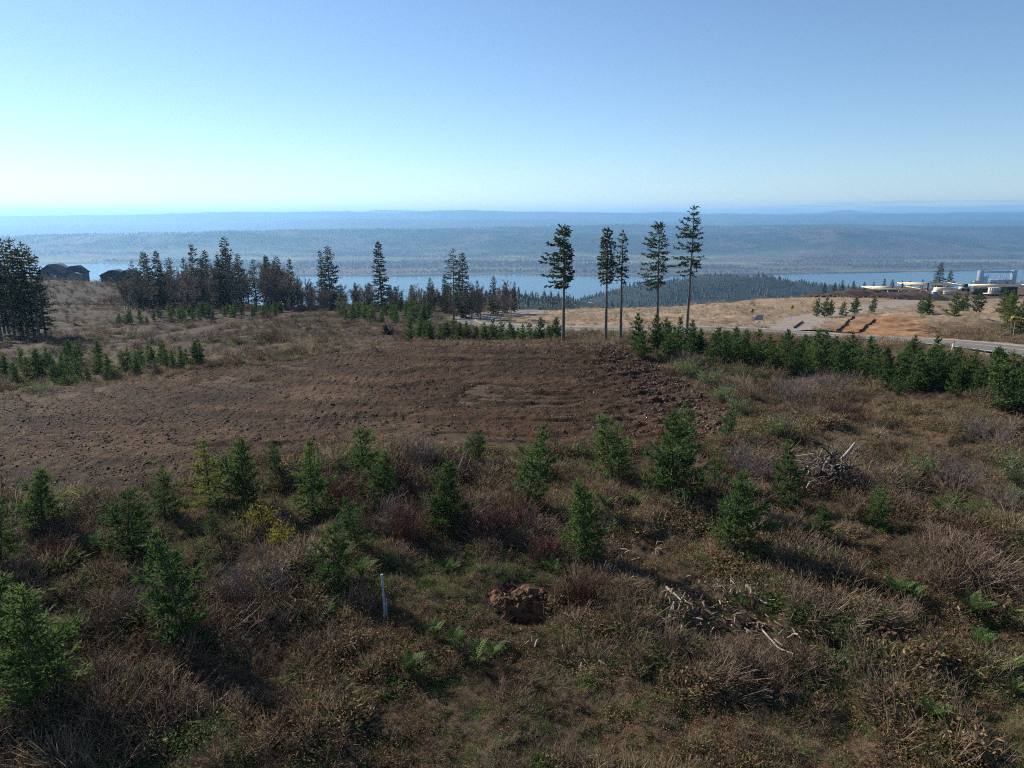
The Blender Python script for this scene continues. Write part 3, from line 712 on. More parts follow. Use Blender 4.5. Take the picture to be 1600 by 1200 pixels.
# ------------------------------------------------------------------ young firs in the foreground (one by one)
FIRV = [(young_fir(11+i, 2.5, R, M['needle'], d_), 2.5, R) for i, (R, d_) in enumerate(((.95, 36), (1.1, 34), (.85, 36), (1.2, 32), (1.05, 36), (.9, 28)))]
FIRY = (young_fir(55, 2.5, .85, M['needle_y'], 28), 2.5, .85)
FIRLOW = [young_fir(71+i, 2.5, R, M['needle'], 22, .14, 1.7) for i, R in enumerate((.85, 1.0, .75, .95, 1.1))]
FIRN = ('trunk', 'crown')
FG = [ # column, row of base, row of top, variant, width factor, label
 (65, 832, 738, 0, 1.1, 'young green fir at the far left edge of the brush, beside the graded dirt'),
 (200, 868, 765, 3, 1.0, 'broad young fir on the left, below the dirt clearing and right of the edge tree'),
 (258, 814, 735, 2, 1.0, 'slim young fir just left of the yellowish fir'),
 (330, 788, 692, 6, 1.0, 'yellowish green young fir at the left end of the brush row'),
 (382, 798, 692, 1, .95, 'dark green young fir touching the yellowish fir on its right side'),
 (432, 756, 692, 5, .9, 'small narrow fir at the edge of the dirt above the yellow bush'),
 (490, 798, 700, 4, .95, 'mid sized young fir standing alone right of the small narrow fir'),
 (570, 750, 664, 2, .95, 'taller pointed fir of the touching pair left of the broken snag'),
 (597, 784, 712, 1, 1.0, 'shorter front fir of the touching pair left of the broken snag'),
 (692, 828, 726, 0, 1.05, 'young fir directly in front of the leaning broken snag'),
 (740, 728, 672, 3, .95, 'small round fir at the dirt edge just right of the leaning snag'),
 (822, 792, 674, 4, .95, 'tall young fir at the middle of the brush row before the dirt knoll'),
 (917, 882, 760, 0, .95, 'bright green fir above and right of the orange soil mound'),
 (958, 754, 654, 3, 1.05, 'bushy round fir at the dirt edge right of centre'),
 (1052, 792, 656, 1, 1.0, 'largest bushy fir right of centre in front of the dark knoll edge'),
 (1078, 716, 636, 5, 1.0, 'thin fir rising behind the largest bushy fir'),
 (1117, 778, 712, 2, 1.0, 'small fir leaning against the right side of the largest bushy fir'),
 (1135, 690, 640, 5, 1.0, 'small faint fir at the right foot of the dirt knoll'),
 (1233, 804, 698, 4, .85, 'dark narrow fir immediately left of the slash pile'),
 (1143, 878, 750, 1, 1.0, 'wide fir below the largest bushy fir, casting shadow to the right'),
 (1278, 852, 792, 0, 1.0, 'small fir below the slash pile'),
 (1368, 838, 760, 5, 1.1, 'open branched fir right of and below the slash pile'),
 (1490, 892, 846, 2, 1.1, 'little bright fir alone in the brown brush on the right'),
 (293, 1012, 842, 4, .9, 'large dark fir at lower left, left of the pale stake'),
 (522, 932, 822, 3, .95, 'wide bushy fir just left of the pale stake'),
 (560, 864, 780, 5, .95, 'thin fir behind the wide bushy fir near the pale stake'),
 (60, 1125, 930, 1, 1.0, 'largest nearest fir in the lower left corner'),
 (-5, 1010, 872, 0, 1.0, 'fir cut by the left edge above the corner fir'),
 (2, 895, 790, 2, 1.0, 'dark fir cut by the left edge below the dirt clearing'),
 (335, 852, 800, 5, 1.1, 'short sparse fir below the yellowish fir'),
]
NOGROW = []
for i, (px, pb, pt, v, wf, lab) in enumerate(FG):
    p = base_at(px, pb); h = height_to(p, pt)*1.07; wf *= 1.08
    vm, h0, R0 = FIRY if v == 6 else FIRV[v]
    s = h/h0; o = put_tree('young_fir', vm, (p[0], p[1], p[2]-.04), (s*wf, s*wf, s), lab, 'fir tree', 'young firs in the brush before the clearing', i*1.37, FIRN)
    NOGROW.append((p[0], p[1], .30*h))

def sample_px(poly, n, sep, seed):
    """points spread over a pixel polygon, kept apart on the ground"""
    g = np.random.default_rng(seed); P = np.array(poly, float); out = []
    for _ in range(n*60):
        px = g.uniform(P[:, 0].min(), P[:, 0].max()); py = g.uniform(P[:, 1].min(), P[:, 1].max())
        if sdist(np.array([px]), np.array([py]), P)[0] < 0: continue
        w = base_at(px, py)
        if all((w[0]-q[0])**2+(w[1]-q[1])**2 > sep*sep for q in out): out.append(w)
        if len(out) >= n: break
    return out
def fir_patch(poly, n, sep, hr, seed, label, group, low=True):
    g = np.random.default_rng(seed+5)
    for p in sample_px(poly, n, sep, seed):
        h = g.uniform(*hr); s = h/2.5; w = s*g.uniform(.85, 1.2)
        put_tree('young_fir', FIRLOW[g.integers(0, 5)], (p[0], p[1], p[2]-.05), (w, w, s), label, 'fir tree', group, g.uniform(0, 6.28), FIRN)
        NOGROW.append((p[0], p[1], .2*h))
fir_patch([(985, 545), (1100, 554), (1200, 562), (1300, 570), (1400, 578), (1500, 588), (1600, 606), (1640, 660), (1590, 648), (1450, 617), (1350, 606), (1250, 590), (1100, 577), (1000, 563)], 96, 1.05, (1.8, 3.2), 3,
          'young fir in the dense rows along the road right of the knoll', 'firs in the rows right of the knoll')
fir_patch([(0, 578), (100, 566), (230, 560), (320, 562), (310, 574), (200, 590), (100, 598), (0, 600)], 44, 1.0, (1.2, 2.2), 4,
          'young fir in the patch at the left edge of the dirt clearing', 'firs left of the clearing')
fir_patch([(180, 507), (300, 501), (440, 494), (450, 488), (300, 492), (185, 500)], 44, 1.4, (1.6, 2.5), 5,
          'small fir in the thin row below the brown slope on the left', 'firs in the row below the slope')
fir_patch([(528, 497), (560, 504), (640, 509), (690, 506), (670, 490), (600, 483), (530, 488)], 44, 1.7, (2.0, 3.0), 6,
          'small dark fir in the patch behind the clearing, left of the road bend', 'firs in the patch left of the road bend')
for i in range(30):
    g = np.random.default_rng(900+i); p = ground_at(645+i*7.8+g.uniform(-5, 5), g.uniform(70, 80)); h = g.uniform(1.4, 2.5); s = h/2.5
    put_tree('young_fir', FIRLOW[i % 5], p, (s*1.1, s*1.1, s), 'young fir in the strip between the dirt crest and the road', 'fir tree', 'firs behind the dirt crest', i*2.1, FIRN)
for i, (px, py, hh) in enumerate(((1275, 495, 3.2), (1288, 495, 3.4), (1297, 494, 2.8), (1315, 493, 2.6), (1335, 490, 3.2), (1362, 488, 3.4), (1440, 493, 3.2), (1452, 493, 3.6), (1490, 500, 4.0), (1500, 486, 3.0),
                                 (1508, 485, 4.0), (1525, 492, 4.2), (1565, 493, 4.4), (1575, 497, 4.4), (1580, 490, 4.2), (1572, 515, 4.6), (1592, 525, 4.0))):
    p = base_at(px, py); s = hh/2.5
    v = FIRY[0] if i == 15 else FIRLOW[i % 5]
    put_tree('young_fir', v, p, (s*1.05, s*1.05, s), 'yellow green fir on the right slope below the building site' if i == 15 else 'young fir scattered on the slope below the building site', 'fir tree',
             None if i == 15 else 'firs on the slope below the building site', i*1.9, FIRN)

# ------------------------------------------------------------------ tall lone trees
TALL = [ # column, D, row top, crown base fraction, R, lean of crown, density, gap, label
 (880, 71, 352, .50, 1.75, .6, .92, .24, 'leftmost of the five tall bare-trunked trees, crown full to one side'),
 (946, 75, 357, .555, 1.0, .0, .85, .25, 'second tall bare-trunked tree, narrow crown, close beside its thinner twin'),
 (969, 76, 361, .565, .95, .4, .6, .30, 'thin sparse tall tree, right one of the close pair'),
 (1026, 80, 348, .48, 1.95, .6, .66, .28, 'fourth tall bare-trunked tree with ragged crown drooping to its left'),
 (1072, 80, 322, .52, 1.85, .4, .62, .28, 'tallest of the five bare-trunked trees, thin flagged top above the skyline'),
]
for i, (px, D, pt, cb, R, lo, de, gp, lab) in enumerate(TALL):
    p = ground_at(px, D); h = height_to(p, pt)
    put_tree('tall_conifer', conifer(300+i*3, h, R, cb, lo, de, .22, gp, rad=.19, taper=.45), (p[0], p[1], p[2]-.1), 1.0, lab, 'conifer', 'tall bare-trunked trees by the road', 0)

# ------------------------------------------------------------------ grown conifers along the far edge of the plateau
CONV = [conifer(400+i, 13, R*1.08, cb, lo, de, .2, .36, taper=tp) for i, (R, cb, lo, de, tp) in enumerate(((2.3, .06, .1, .95, .8), (1.8, .12, .0, .95, .75), (2.6, .05, .2, .9, .8), (1.6, .45, .3, .75, .5), (2.0, .3, -.35, .8, .55)))]
CON = [(360, 150, 370, 2, 'tall dark spire conifer standing above the leafless thicket on the left'), (347, 153, 396, 1, 'shorter conifer tucked against the left side of the spire conifer'),
 (308, 156, 381, 4, 'open topped conifer left of the tall spire conifer'), (320, 158, 402, 0, 'low conifer between the open topped one and the spire'), (232, 162, 393, 2, 'round crowned conifer just right of the second dark house'),
 (213, 166, 408, 3, 'leaning thin conifer beside the second dark house'), (257, 164, 413, 0, 'short dark conifer at the left end of the leafless thicket'), (420, 152, 399, 1, 'narrow greyish conifer in the middle of the leafless thicket'),
 (505, 152, 391, 1, 'left half of the twin conifers before the river'), (517, 150, 384, 2, 'taller right half of the twin conifers before the river'), (597, 146, 378, 0, 'single full spire conifer standing clear against the river'),
 (557, 168, 441, 0, 'small conifer between the twin conifers and the spire'), (577, 172, 449, 2, 'tiny dark conifer left of the clear spire conifer'), (620, 172, 448, 1, 'tiny dark conifer right of the clear spire conifer'),
 (655, 170, 452, 0, 'low conifer left of the road bend trees'), (673, 156, 433, 2, 'broad conifer left of the trees by the road bend'), (697, 152, 429, 0, 'dark conifer just left of the bare trunk by the road bend'),
 (709, 134, 389, 3, 'conifer with long bare trunk at the road bend'), (723, 138, 394, 2, 'full tall conifer beside the bare trunk at the road bend'), (746, 142, 437, 1, 'mid height conifer above the road bend'),
 (771, 148, 431, 2, 'conifer in the clump right above the road bend'), (790, 150, 441, 0, 'dark conifer near the right end of the road bend clump'), (804, 150, 440, 1, 'last conifer at the right end of the road bend clump'),
 (1465, 282, 410, 2, 'spreading conifer behind the lumber on the building site'), (1481, 284, 422, 2, 'lower conifer leaning against the spreading one behind the lumber')]
for i, (px, D, pt, v, lab) in enumerate(CON):
    p = ground_at(px, D); h = height_to(p, pt); s = h/13; w = s*(1.45 if D > 250 else (1.15 if v in (0, 2) else 1.0))
    put_tree('conifer', CONV[v], (p[0], p[1], p[2]-.1), (w, w, s), lab, 'conifer', None, i*1.1 if v not in (3, 4) else 0)
LC = [(-14, 92, 372), (2, 90, 362), (14, 95, 380), (24, 91, 374), (36, 94, 372), (45, 90, 385), (54, 93, 378), (63, 90, 384), (72, 95, 398), (-28, 93, 380), (8, 97, 395), (30, 99, 400)]
for i, (px, D, pt) in enumerate(LC):
    p = ground_at(px, D); h = height_to(p, pt); s = h/13
    put_tree('conifer', CONV[(3, 4, 1)[i % 3]], (p[0], p[1], p[2]-.1), (s*1.05, s*1.05, s), 'tall thin-trunked conifer in the clump at the left edge', 'conifer', 'conifer clump at the left edge', i*2.3)

# leafless trees
BARE = [bare_tree(500+i, 8, .34+.03*(i % 3), 15) for i in range(6)]
g = np.random.default_rng(77)
BT = []
for i in range(84): px = g.uniform(188, 490); BT.append((px, g.uniform(138, 176), np.interp(px, [188, 230, 300, 420, 480], [428, 418, 410, 402, 432])+abs(g.normal(0, 14))))
for i in range(56): BT.append((g.uniform(430, 705), g.uniform(145, 178), g.uniform(440, 460)))
for i in range(22): BT.append((g.uniform(705, 805), g.uniform(134, 152), g.uniform(432, 462)))
for i in range(10): BT.append((g.uniform(470, 540), g.uniform(142, 160), g.uniform(440, 465)))
for i in range(15):
    px = 200+i*18+g.uniform(-5, 5); p = ground_at(px, g.uniform(146, 172)); h = height_to(p, g.uniform(388, 432)); s = h/13
    put_tree('conifer', CONV[(0, 2, 1)[i % 3]], (p[0], p[1], p[2]-.1), (s*1.2, s*1.2, s), 'dark conifer standing inside the leafless thicket right of the dark houses', 'conifer', 'conifers inside the leafless thicket', i*1.7)
for i, (px, D, pt) in enumerate(BT):
    p = ground_at(px, D); h = max(2.5, height_to(p, pt)); s = h/8
    lab, grp = (('leafless grey-brown tree in the thicket right of the dark houses', 'leafless thicket on the left') if px < 505 else
                ('leafless small tree before the river between the lone conifers', 'leafless trees before the river') if px < 705 else
                ('leafless tree among the conifers above the road bend', 'leafless trees at the road bend'))
    put_tree('leafless_tree', BARE[i % 6], (p[0], p[1], p[2]-.1), (s*1.05, s*1.05, s), lab, 'tree', grp, g.uniform(0, 6.28))
for i in range(12):
    p = ground_at(1520+i*9, g.uniform(272, 290)); s = g.uniform(.45, .62)
    put_tree('leafless_tree', BARE[i % 6], p, (s*1.8, s*1.8, s), 'low leafless tree behind the building site at the right edge', 'tree', 'leafless trees behind the building site', i)
for i in range(20):
    p = ground_at(445+i*13.5+g.uniform(-6, 6), g.uniform(168, 185)); h = max(2.0, height_to(p, g.uniform(441, 460))); s = h/13
    put_tree('conifer', CONV[(0, 2, 1)[i % 3]], p, (s*1.5, s*1.5, s), 'low dark conifer in the fringe of trees before the river', 'conifer', 'low conifers before the river', i*1.3)
for i in range(11):
    p = ground_at(1288+i*15+g.uniform(-5, 5), g.uniform(283, 300)); h = max(3.0, height_to(p, g.uniform(434, 443))); s = h/13
    put_tree('conifer', CONV[(0, 2, 1)[i % 3]], p, (s*1.3, s*1.3, s), 'small conifer in the row beyond the building site', 'conifer', 'conifers beyond the building site', i)

# ------------------------------------------------------------------ scattered ground cover
def scatter(name, meshes, pts, rz, scl, tint, label, cat, idx=None, tilt=.0, seed=1):
    g = np.random.default_rng(seed); n = len(pts)
    src = bpy.data.collections.new(name+'_kinds')
    for k, m_ in enumerate(meshes):
        src.objects.link(bpy.data.objects.new('%s_kind_%02d' % (name, k), m_))
    me = bpy.data.meshes.new(name); me.vertices.add(n); me.vertices.foreach_set('co', np.asarray(pts, np.float32).ravel())
    def at_(k, t, arr, f): a = me.attributes.new(k, t, 'POINT'); a.data.foreach_set(f, np.asarray(arr, np.float32 if f != 'value' or t == 'FLOAT' else np.int32).ravel())
    rot = np.column_stack([g.normal(0, tilt, n), g.normal(0, tilt, n), rz])
    scl = np.asarray(scl, float); scl = np.column_stack([scl]*3) if scl.ndim == 1 else scl
    at_('rot', 'FLOAT_VECTOR', rot, 'vector'); at_('scl', 'FLOAT_VECTOR', scl, 'vector'); at_('tint', 'FLOAT', tint, 'value')
    at_('pick', 'INT', g.integers(0, len(meshes), n) if idx is None else idx, 'value')
    o = link(bpy.data.objects.new(name, me))
    ng = bpy.data.node_groups.new(name, 'GeometryNodeTree')
    ng.interface.new_socket('Geometry', in_out='INPUT', socket_type='NodeSocketGeometry'); ng.interface.new_socket('Geometry', in_out='OUTPUT', socket_type='NodeSocketGeometry')
    nn, ll = ng.nodes, ng.links; gi = nn.new('NodeGroupInput'); go = nn.new('NodeGroupOutput')
    ci = nn.new('GeometryNodeCollectionInfo'); ci.inputs['Collection'].default_value = src; ci.inputs['Separate Children'].default_value = True; ci.inputs['Reset Children'].default_value = True
    ip = nn.new('GeometryNodeInstanceOnPoints'); ip.inputs['Pick Instance'].default_value = True
    def na(k, t): x = nn.new('GeometryNodeInputNamedAttribute'); x.data_type = t; x.inputs['Name'].default_value = k; return x.outputs['Attribute']
    ll.new(gi.outputs[0], ip.inputs['Points']); ll.new(ci.outputs[0], ip.inputs['Instance'])
    ll.new(na('pick', 'INT'), ip.inputs['Instance Index']); ll.new(na('scl', 'FLOAT_VECTOR'), ip.inputs['Scale'])
    e2r = nn.new('FunctionNodeEulerToRotation'); ll.new(na('rot', 'FLOAT_VECTOR'), e2r.inputs[0]); ll.new(e2r.outputs[0], ip.inputs['Rotation'])
    ll.new(ip.outputs[0], go.inputs[0])
    md = o.modifiers.new('scatter', 'NODES'); md.node_group = ng
    tag(o, label, cat, kind='stuff'); return o

def tuft(seed, n, h, spread, w, mat, stiff=.5, base=.06):
    g = np.random.default_rng(seed); mb = MB(); a = g.uniform(0, 6.28, n); r = base*np.sqrt(g.uniform(0, 1, n))
    p = np.column_stack([r*np.cos(a), r*np.sin(a), np.full(n, -.03)]); L = h*g.uniform(.45, 1.1, n)
    d1 = unit(np.column_stack([np.cos(a)*spread, np.sin(a)*spread, np.full(n, 1.)])+g.normal(0, .25, (n, 3)))
    tone = g.uniform(0, 1, n); mb.blades(p, d1*(L*.6)[:, None], w, a=tone, mid=.6)
    d2 = unit(d1+np.column_stack([np.cos(a), np.sin(a), np.full(n, -1.)])*(1-stiff)*g.uniform(.3, 1.3, (n, 1)))
    mb.blades(p+d1*(L*.5)[:, None], d2*(L*.6)[:, None], w*.85, a=tone+.1, mid=.3)
    return mb.mesh('tuft', mat)
def leafy(seed, n, R, h, l, w, mat, stems=8):
    g = np.random.default_rng(seed); mb = MB()
    a = g.uniform(0, 6.28, n); r = R*np.sqrt(g.uniform(0, 1, n)); z = h*g.uniform(.1, 1, n)*(1-.5*(r/R)**2)
    p = np.column_stack([r*np.cos(a), r*np.sin(a), z]); d = unit(g.normal(0, 1, (n, 3))*[1, 1, .6])
    mb.blades(p, d*(l*g.uniform(.6, 1.3, n))[:, None], w*g.uniform(.7, 1.2, n), a=g.uniform(0, 1, n))
    k = g.integers(0, n, stems); p0 = np.column_stack([g.normal(0, .08, (stems, 2)), np.full(stems, -.02)])
    mb.sticks(p0, p[k], .006, .004, 3, a=.15)
    return mb.mesh('leafy_clump', mat)
def twigs(seed, n, R, h, mat):
    g = np.random.default_rng(seed); mb = MB(); a = g.uniform(0, 6.28, n)
    p0 = np.column_stack([g.normal(0, .45*R, (n, 2)), np.full(n, -.02)]); ln_ = g.normal(0, .35, 2); p1 = p0+np.column_stack([np.cos(a)*R*g.uniform(0, .9, n)+ln_[0]*h, np.sin(a)*R*g.uniform(0, .9, n)+ln_[1]*h, h*g.uniform(.25, 1.1, n)])
    mb.sticks(p0, p1, .008, .005, 3, a=g.uniform(0, 1, n))
    for _ in range(3):
        f = g.uniform(.3, .95, n)[:, None]; b = p0+(p1-p0)*f; mb.sticks(b, b+unit(unit(p1-p0)+g.normal(0, .6, (n, 3)))*(h*g.uniform(.2, .4, n))[:, None], .005, .003, 3, a=g.uniform(0, 1, n))
    return mb.mesh('twig_clump', mat)
def lump(seed, mat, flat=.7):
    g = np.random.default_rng(seed)
    import bmesh
    bm = bmesh.new(); bmesh.ops.create_icosphere(bm, subdivisions=1, radius=.5); V = np.array([v.co[:] for v in bm.verts]); F = np.array([[v.index for v in f.verts] for f in bm.faces]); bm.free()
    V = V*g.uniform(.65, 1.25, (len(V), 1))*[1, .85, flat]
    return make_mesh('lump', V, F, mat, g.uniform(.2, .9, len(V)))
T_dead = [tuft(600+i, 42, .46, .6, .013, M['dead'], .4) for i in range(5)] + [tuft(606+i, 34, .6, .35, .012, M['dead'], .7) for i in range(2)]
T_brk = [leafy(610+i, 80, .32, .34, .095, .036, M['bracken'], 12) for i in range(5)]
T_grn = [leafy(620+i, 80, .32, .26, .065, .042, M['green_u'], 8) for i in range(5)]
T_twg = [twigs(630+i, 16, .32, .62, M['twig_u']) for i in range(5)]
T_str = [tuft(640+i, 26, .5, .8, .024, M['strap'], .35, .05) for i in range(4)]

def cover_points(n, r0, r1, half, seed):
    g = np.random.default_rng(seed); r = np.sqrt(g.uniform(r0*r0, r1*r1, n)); a = np.radians(g.uniform(-half, half, n))
    return r*np.sin(a), r*np.cos(a)
NG = np.array(NOGROW)
PITS = [(base_at(812, 940), .95), (base_at(832, 962), .7), (base_at(1388, 1005), .85), (base_at(1312, 1022), .5)]
def build_cover():
    xs, ys, ss = [], [], []
    for (n, r0, r1, sc, sd) in ((38000, 8, 30, .72, 1), (42000, 30, 62, .92, 2), (17000, 62, 100, 1.15, 3), (12000, 100, 170, 1.5, 4), (9000, 170, 330, 2.3, 5)):
        x, y = cover_points(n, r0, r1, 43, sd); xs.append(x); ys.append(y); ss.append(np.full(n, sc))
    x, y, s = map(np.concatenate, (xs, ys, ss)); r = np.hypot(x, y); g = np.random.default_rng(12)
    kd = sdist(x, y, KNOLL)+(fbm(x*.5, y*.5, 91, 3)-.5)*2.4
    keep = (kd < .2) | (g.uniform(0, 1, len(x)) < .015)
    keep &= pdist(x, y, ROAD) > 4.6; keep &= pdist(x, y, DRIVE) > 2.6; keep &= pdist(x, y, TRACK) > 1.7
    keep &= sdist(x, y, CUT) < -.5; keep &= sdist(x, y, PAD) < -1
    pasture = (y > 60) & (x < 5) & (y < 150); keep &= ~pasture | (g.uniform(0, 1, len(x)) < .22+.5*sstep(.5, .66, fbm(x*.08, y*.12, 215, 2)))
    keep &= ~((y > 98) & (x > 0)) | (g.uniform(0, 1, len(x)) < .45)
    for p, rad in PITS: keep &= (x-p[0])**2+(y-p[1])**2 > rad**2
    x, y, s, r = x[keep], y[keep], s[keep], r[keep]; z = gz(x, y)
    big = fbm(x*.45, y*.45, 201, 3); s = s*np.where((y > 98) & (x > 0), .6, .84)*(.55+1.0*sstep(.3, .75, big))*g.uniform(.7, 1.3, len(x))*(1+.25*sstep(13, 17, r)*sstep(38, 30, r))*(1+.35*sstep(.62, .76, fbm(x*.9, y*.9, 217, 2)))
    for qx, qy, qr in ((*base_at(1120, 960)[:2], 2.1), (*base_at(1200, 1005)[:2], 1.5), (*base_at(1010, 860)[:2], 1.0)): s = s*(1-.62*sstep(qr, qr*.5, np.hypot(x-qx, y-qy)))
    m1 = fbm(x*.22, y*.22, 203, 3); m2 = fbm(x*.3+40, y*.3, 205, 3); m3 = fbm(x*.4, y*.4+30, 207, 3)
    right = sstep(-2, 8, x-.1*r); mid = sstep(33, 45, r)
    wd = (.9+1.6*sstep(.45, .6, m1))*(.6+.4*mid)+.8*mid
    wb = .55+2.4*sstep(.5, .62, m2)+1.1*right*mid
    wg = (.75+2.6*sstep(.55, .66, m3))*(1-.6*mid)
    wt = .25+.8*sstep(.5, .62, fbm(x*.25, y*.25+80, 209, 3))
    ws = (.16+.9*sstep(.52, .66, fbm(x*.35+9, y*.35, 211, 3)))*(1-.85*mid)
    far = sstep(90, 120, r)*sstep(-35, -12, x); wd = wd+4*far; wb = wb*(1-.7*far); ls = sstep(105, 125, y)*sstep(-15, -30, x); wb = wb+2.5*ls; wt = wt+1.5*ls; pz = sstep(60, 75, y)*sstep(6, -4, x)*sstep(125, 110, y); wb = wb+2.2*pz; wt = wt+1.2*pz; wg = wg+.8*pz
    Wt = np.stack([wd, wb, wg, wt, ws], 1); Wt /= Wt.sum(1, keepdims=True); c = (np.cumsum(Wt, 1) < g.uniform(0, 1, (len(x), 1))).sum(1)
    tint = np.clip(.5*fbm(x*.3, y*.3, 213, 2)+.5*g.uniform(0, 1, len(x)), 0, 1)
    tint = np.clip(tint+.38*sstep(.56, .68, fbm(x*.35+60, y*.35, 219, 3)), 0, 1)
    bank = sstep(100, 118, y)*sstep(-10, 5, x)
    tint = np.clip(tint*(.85+.15*sstep(18, 34, r))*(1-.6*sstep(100, 118, y)*sstep(-15, -30, x))*(1-.6*sstep(60, 80, y)*sstep(5, -8, x))+.35*bank, 0, 1)  # tufts near the camera tinted darker: less straw, and shadow put into the colour
    rz = g.uniform(0, 6.28, len(x)); P = np.column_stack([x, y, z])
    for k, (nm, me_, lab, cat) in enumerate((('dead_grass', T_dead, 'matted dead brown grass covering the hillside', 'grass'), ('brown_bracken', T_brk, 'rust brown dead bracken and bramble over the brush', 'bracken'),
            ('green_undergrowth', T_grn, 'low green bramble leaves among the dead grass', 'undergrowth'), ('twiggy_undergrowth', T_twg, 'thin leafless stems sticking out of the dead grass', 'undergrowth'), ('strap_leaf_undergrowth', T_str, 'arching yellow-green strap leaves in the brush', 'undergrowth'))):
        q = c == k; scatter(nm, me_, P[q], rz[q], s[q], tint[q], lab, cat, tilt=.15, seed=20+k)
build_cover()

# clods, chips on the graded dirt
def on_dirt(n, seed):
    g = np.random.default_rng(seed); x = g.uniform(kx0, kx1, n*2); y = g.uniform(ky0, ky1, n*2)
    i = np.clip(((x-kx0)/.13).astype(int), 0, len(gx)-1); j = np.clip(((y-ky0)/.115).astype(int), 0, len(gy)-1)
    k = (KD[j, i] > .3); return x[k], y[k], KZ[j, i][k]
CL = [lump(700+i, M['clod']) for i in range(5)]
x, y, z = on_dirt(60000, 41); g = np.random.default_rng(43)
cs = fbm(x*.5, y*.8, 221, 3); edge = sstep(8, 0, KNOLL[:, 0].max()-x)
scatter('soil_clods', CL, np.column_stack([x, y, z]), g.uniform(0, 6.28, len(x)), (.03+.13*g.uniform(0, 1, len(x))**6)*(1+1.2*edge)*(.6+.9*cs), g.uniform(0, 1, len(x)), 'brown clods of soil strewn over the graded clearing', 'soil', tilt=.4, seed=44)
def chip(seed):
    g = np.random.default_rng(seed); mb = MB(); L_ = g.uniform(.06, .22); w_ = g.uniform(.012, .035); mb.tube([(-L_, 0, .01), (0, g.normal(0, .15*L_), .02), (L_, 0, .012)], [w_, w_*1.1, w_*.6], 4, a=g.uniform(.2, 1)); return mb.mesh('chip', M['chip'])
CH = [chip(720+i) for i in range(6)]
x, y, z = on_dirt(9000, 45); g = np.random.default_rng(46)
x2, y2 = [], []
for (px, py, sx, sy, n_) in ((1130, 960, 110, 45, 300), (1240, 1010, 90, 40, 160), (980, 870, 60, 30, 80), (1000, 1010, 220, 60, 160), (1120, 660, 60, 30, 160), (1450, 950, 120, 60, 90)):
    for _ in range(n_):
        q = hit_s(px+g.normal(0, sx*.6), py+g.normal(0, sy*.6), tps) if _ % 4 == 0 else q+g.normal(0, .25, 2)
        x2.append(q[0]); y2.append(q[1])
x2, y2 = np.array(x2), np.array(y2)
P = np.vstack([np.column_stack([x, y, z+.01]), np.column_stack([x2, y2, gz(x2, y2)+g.uniform(.03, .22, len(x2))])])
scatter('wood_chips', CH, P, g.uniform(0, 6.28, len(P)), g.uniform(.5, 1.3, len(P))*np.where(np.arange(len(P)) < len(x), .5, .8), np.clip(g.uniform(0, 1, len(P))**1.5, 0, 1), 'pale wood chips and splinters littered over soil and brush', 'wood chips', tilt=.35, seed=47)

# ------------------------------------------------------------------ far woods
def low_conifer(seed, h=20, R=5.4, tiers=6):
    g = np.random.default_rng(seed); mb = MB(); k = 7
    for t in range(tiers):
        f = t/tiers; z0 = h*(.08+.88*f); z1 = min(h*1.0, z0+h*.34); r = R*(1-f)**.85*g.uniform(.85, 1.1); a = np.arange(k)*2*np.pi/k+g.uniform(0, 1)
        rr_ = r*g.uniform(.65, 1.2, k); V = np.vstack([np.column_stack([rr_*np.cos(a), rr_*np.sin(a), z0+g.normal(0, .5, k)]), [0, 0, z1]])
        mb.add(V, np.stack([np.arange(k), (np.arange(k)+1) % k, np.full(k, k)], 1), g.uniform(.2, .8))
    return mb.mesh('far_conifer', M['conifer_far'])
def low_bare(seed, h=14, R=5):
    g = np.random.default_rng(seed); mb = MB(); n = 26; p = g.normal(0, 1, (n, 3)); p = unit(p)*g.uniform(.3, 1, (n, 1))*[R, R, h*.42]+[0, 0, h*.55]
    mb.blades(p, unit(g.normal(0, .5, (n, 3))+[0, 0, .8])*g.uniform(2, 4.5, (n, 1)), g.uniform(1, 2.2, n), a=g.uniform(.1, .9, n))
    return mb.mesh('far_bare_tree', M['bare_far'])
def spike(seed):
    g = np.random.default_rng(seed); mb = MB(); a = np.arange(5)*1.2566; V = np.vstack([np.column_stack([5*np.cos(a), 5*np.sin(a), np.zeros(5)]), [0, 0, 24]])
    mb.add(V, np.stack([np.arange(5), (np.arange(5)+1) % 5, np.full(5, 5)], 1), g.uniform(.2, .7)); return mb.mesh('hill_conifer', M['conifer_far'])
FC = [low_conifer(800+i) for i in range(4)]; FB = [low_bare(810+i) for i in range(4)]; FS = [spike(820+i) for i in range(3)]
HOUSES_FAR = [wpt(925, 820, -112), wpt(1148, 900, -120), wpt(1380, 760, -105)]
def far_pts(n, r0, r1, seed, half=42):
    x, y = cover_points(n, r0, r1, half, seed); return x, y
x, y = far_pts(46000, 430, 2200, 51); z = far_z(x, y); g = np.random.default_rng(52); n_ = fbm(x/150, y/150, 231, 3)
cl_ = fbm(x/120+1, y/160, 189, 3); k = (z > RIVER_Z+1.0) & (g.uniform(0, 1, len(x)) < 1-.75*sstep(.58, .68, fbm(x/90+7, y/90, 235, 3)))
for hx, hy in HOUSES_FAR:
    d = np.hypot(hx, hy); u_ = np.array([hx, hy])/d; al = x*u_[0]+y*u_[1]; ac = np.abs(x*u_[1]-y*u_[0])
    k &= ~((al > d-170) & (al < d+14) & (ac < 16))
x, y, z, n_ = x[k], y[k], z[k], n_[k]; bare_ = g.uniform(0, 1, len(x)) < .25+.6*sstep(.47, .6, n_)
s_ = (.22+.42*g.uniform(0, 1, len(x))**2.5)*(.75+.5*fbm(x/60, y/60, 233, 2))
nearm = np.hypot(x, y) < 560; s_ = np.where(nearm, s_*.6, s_)
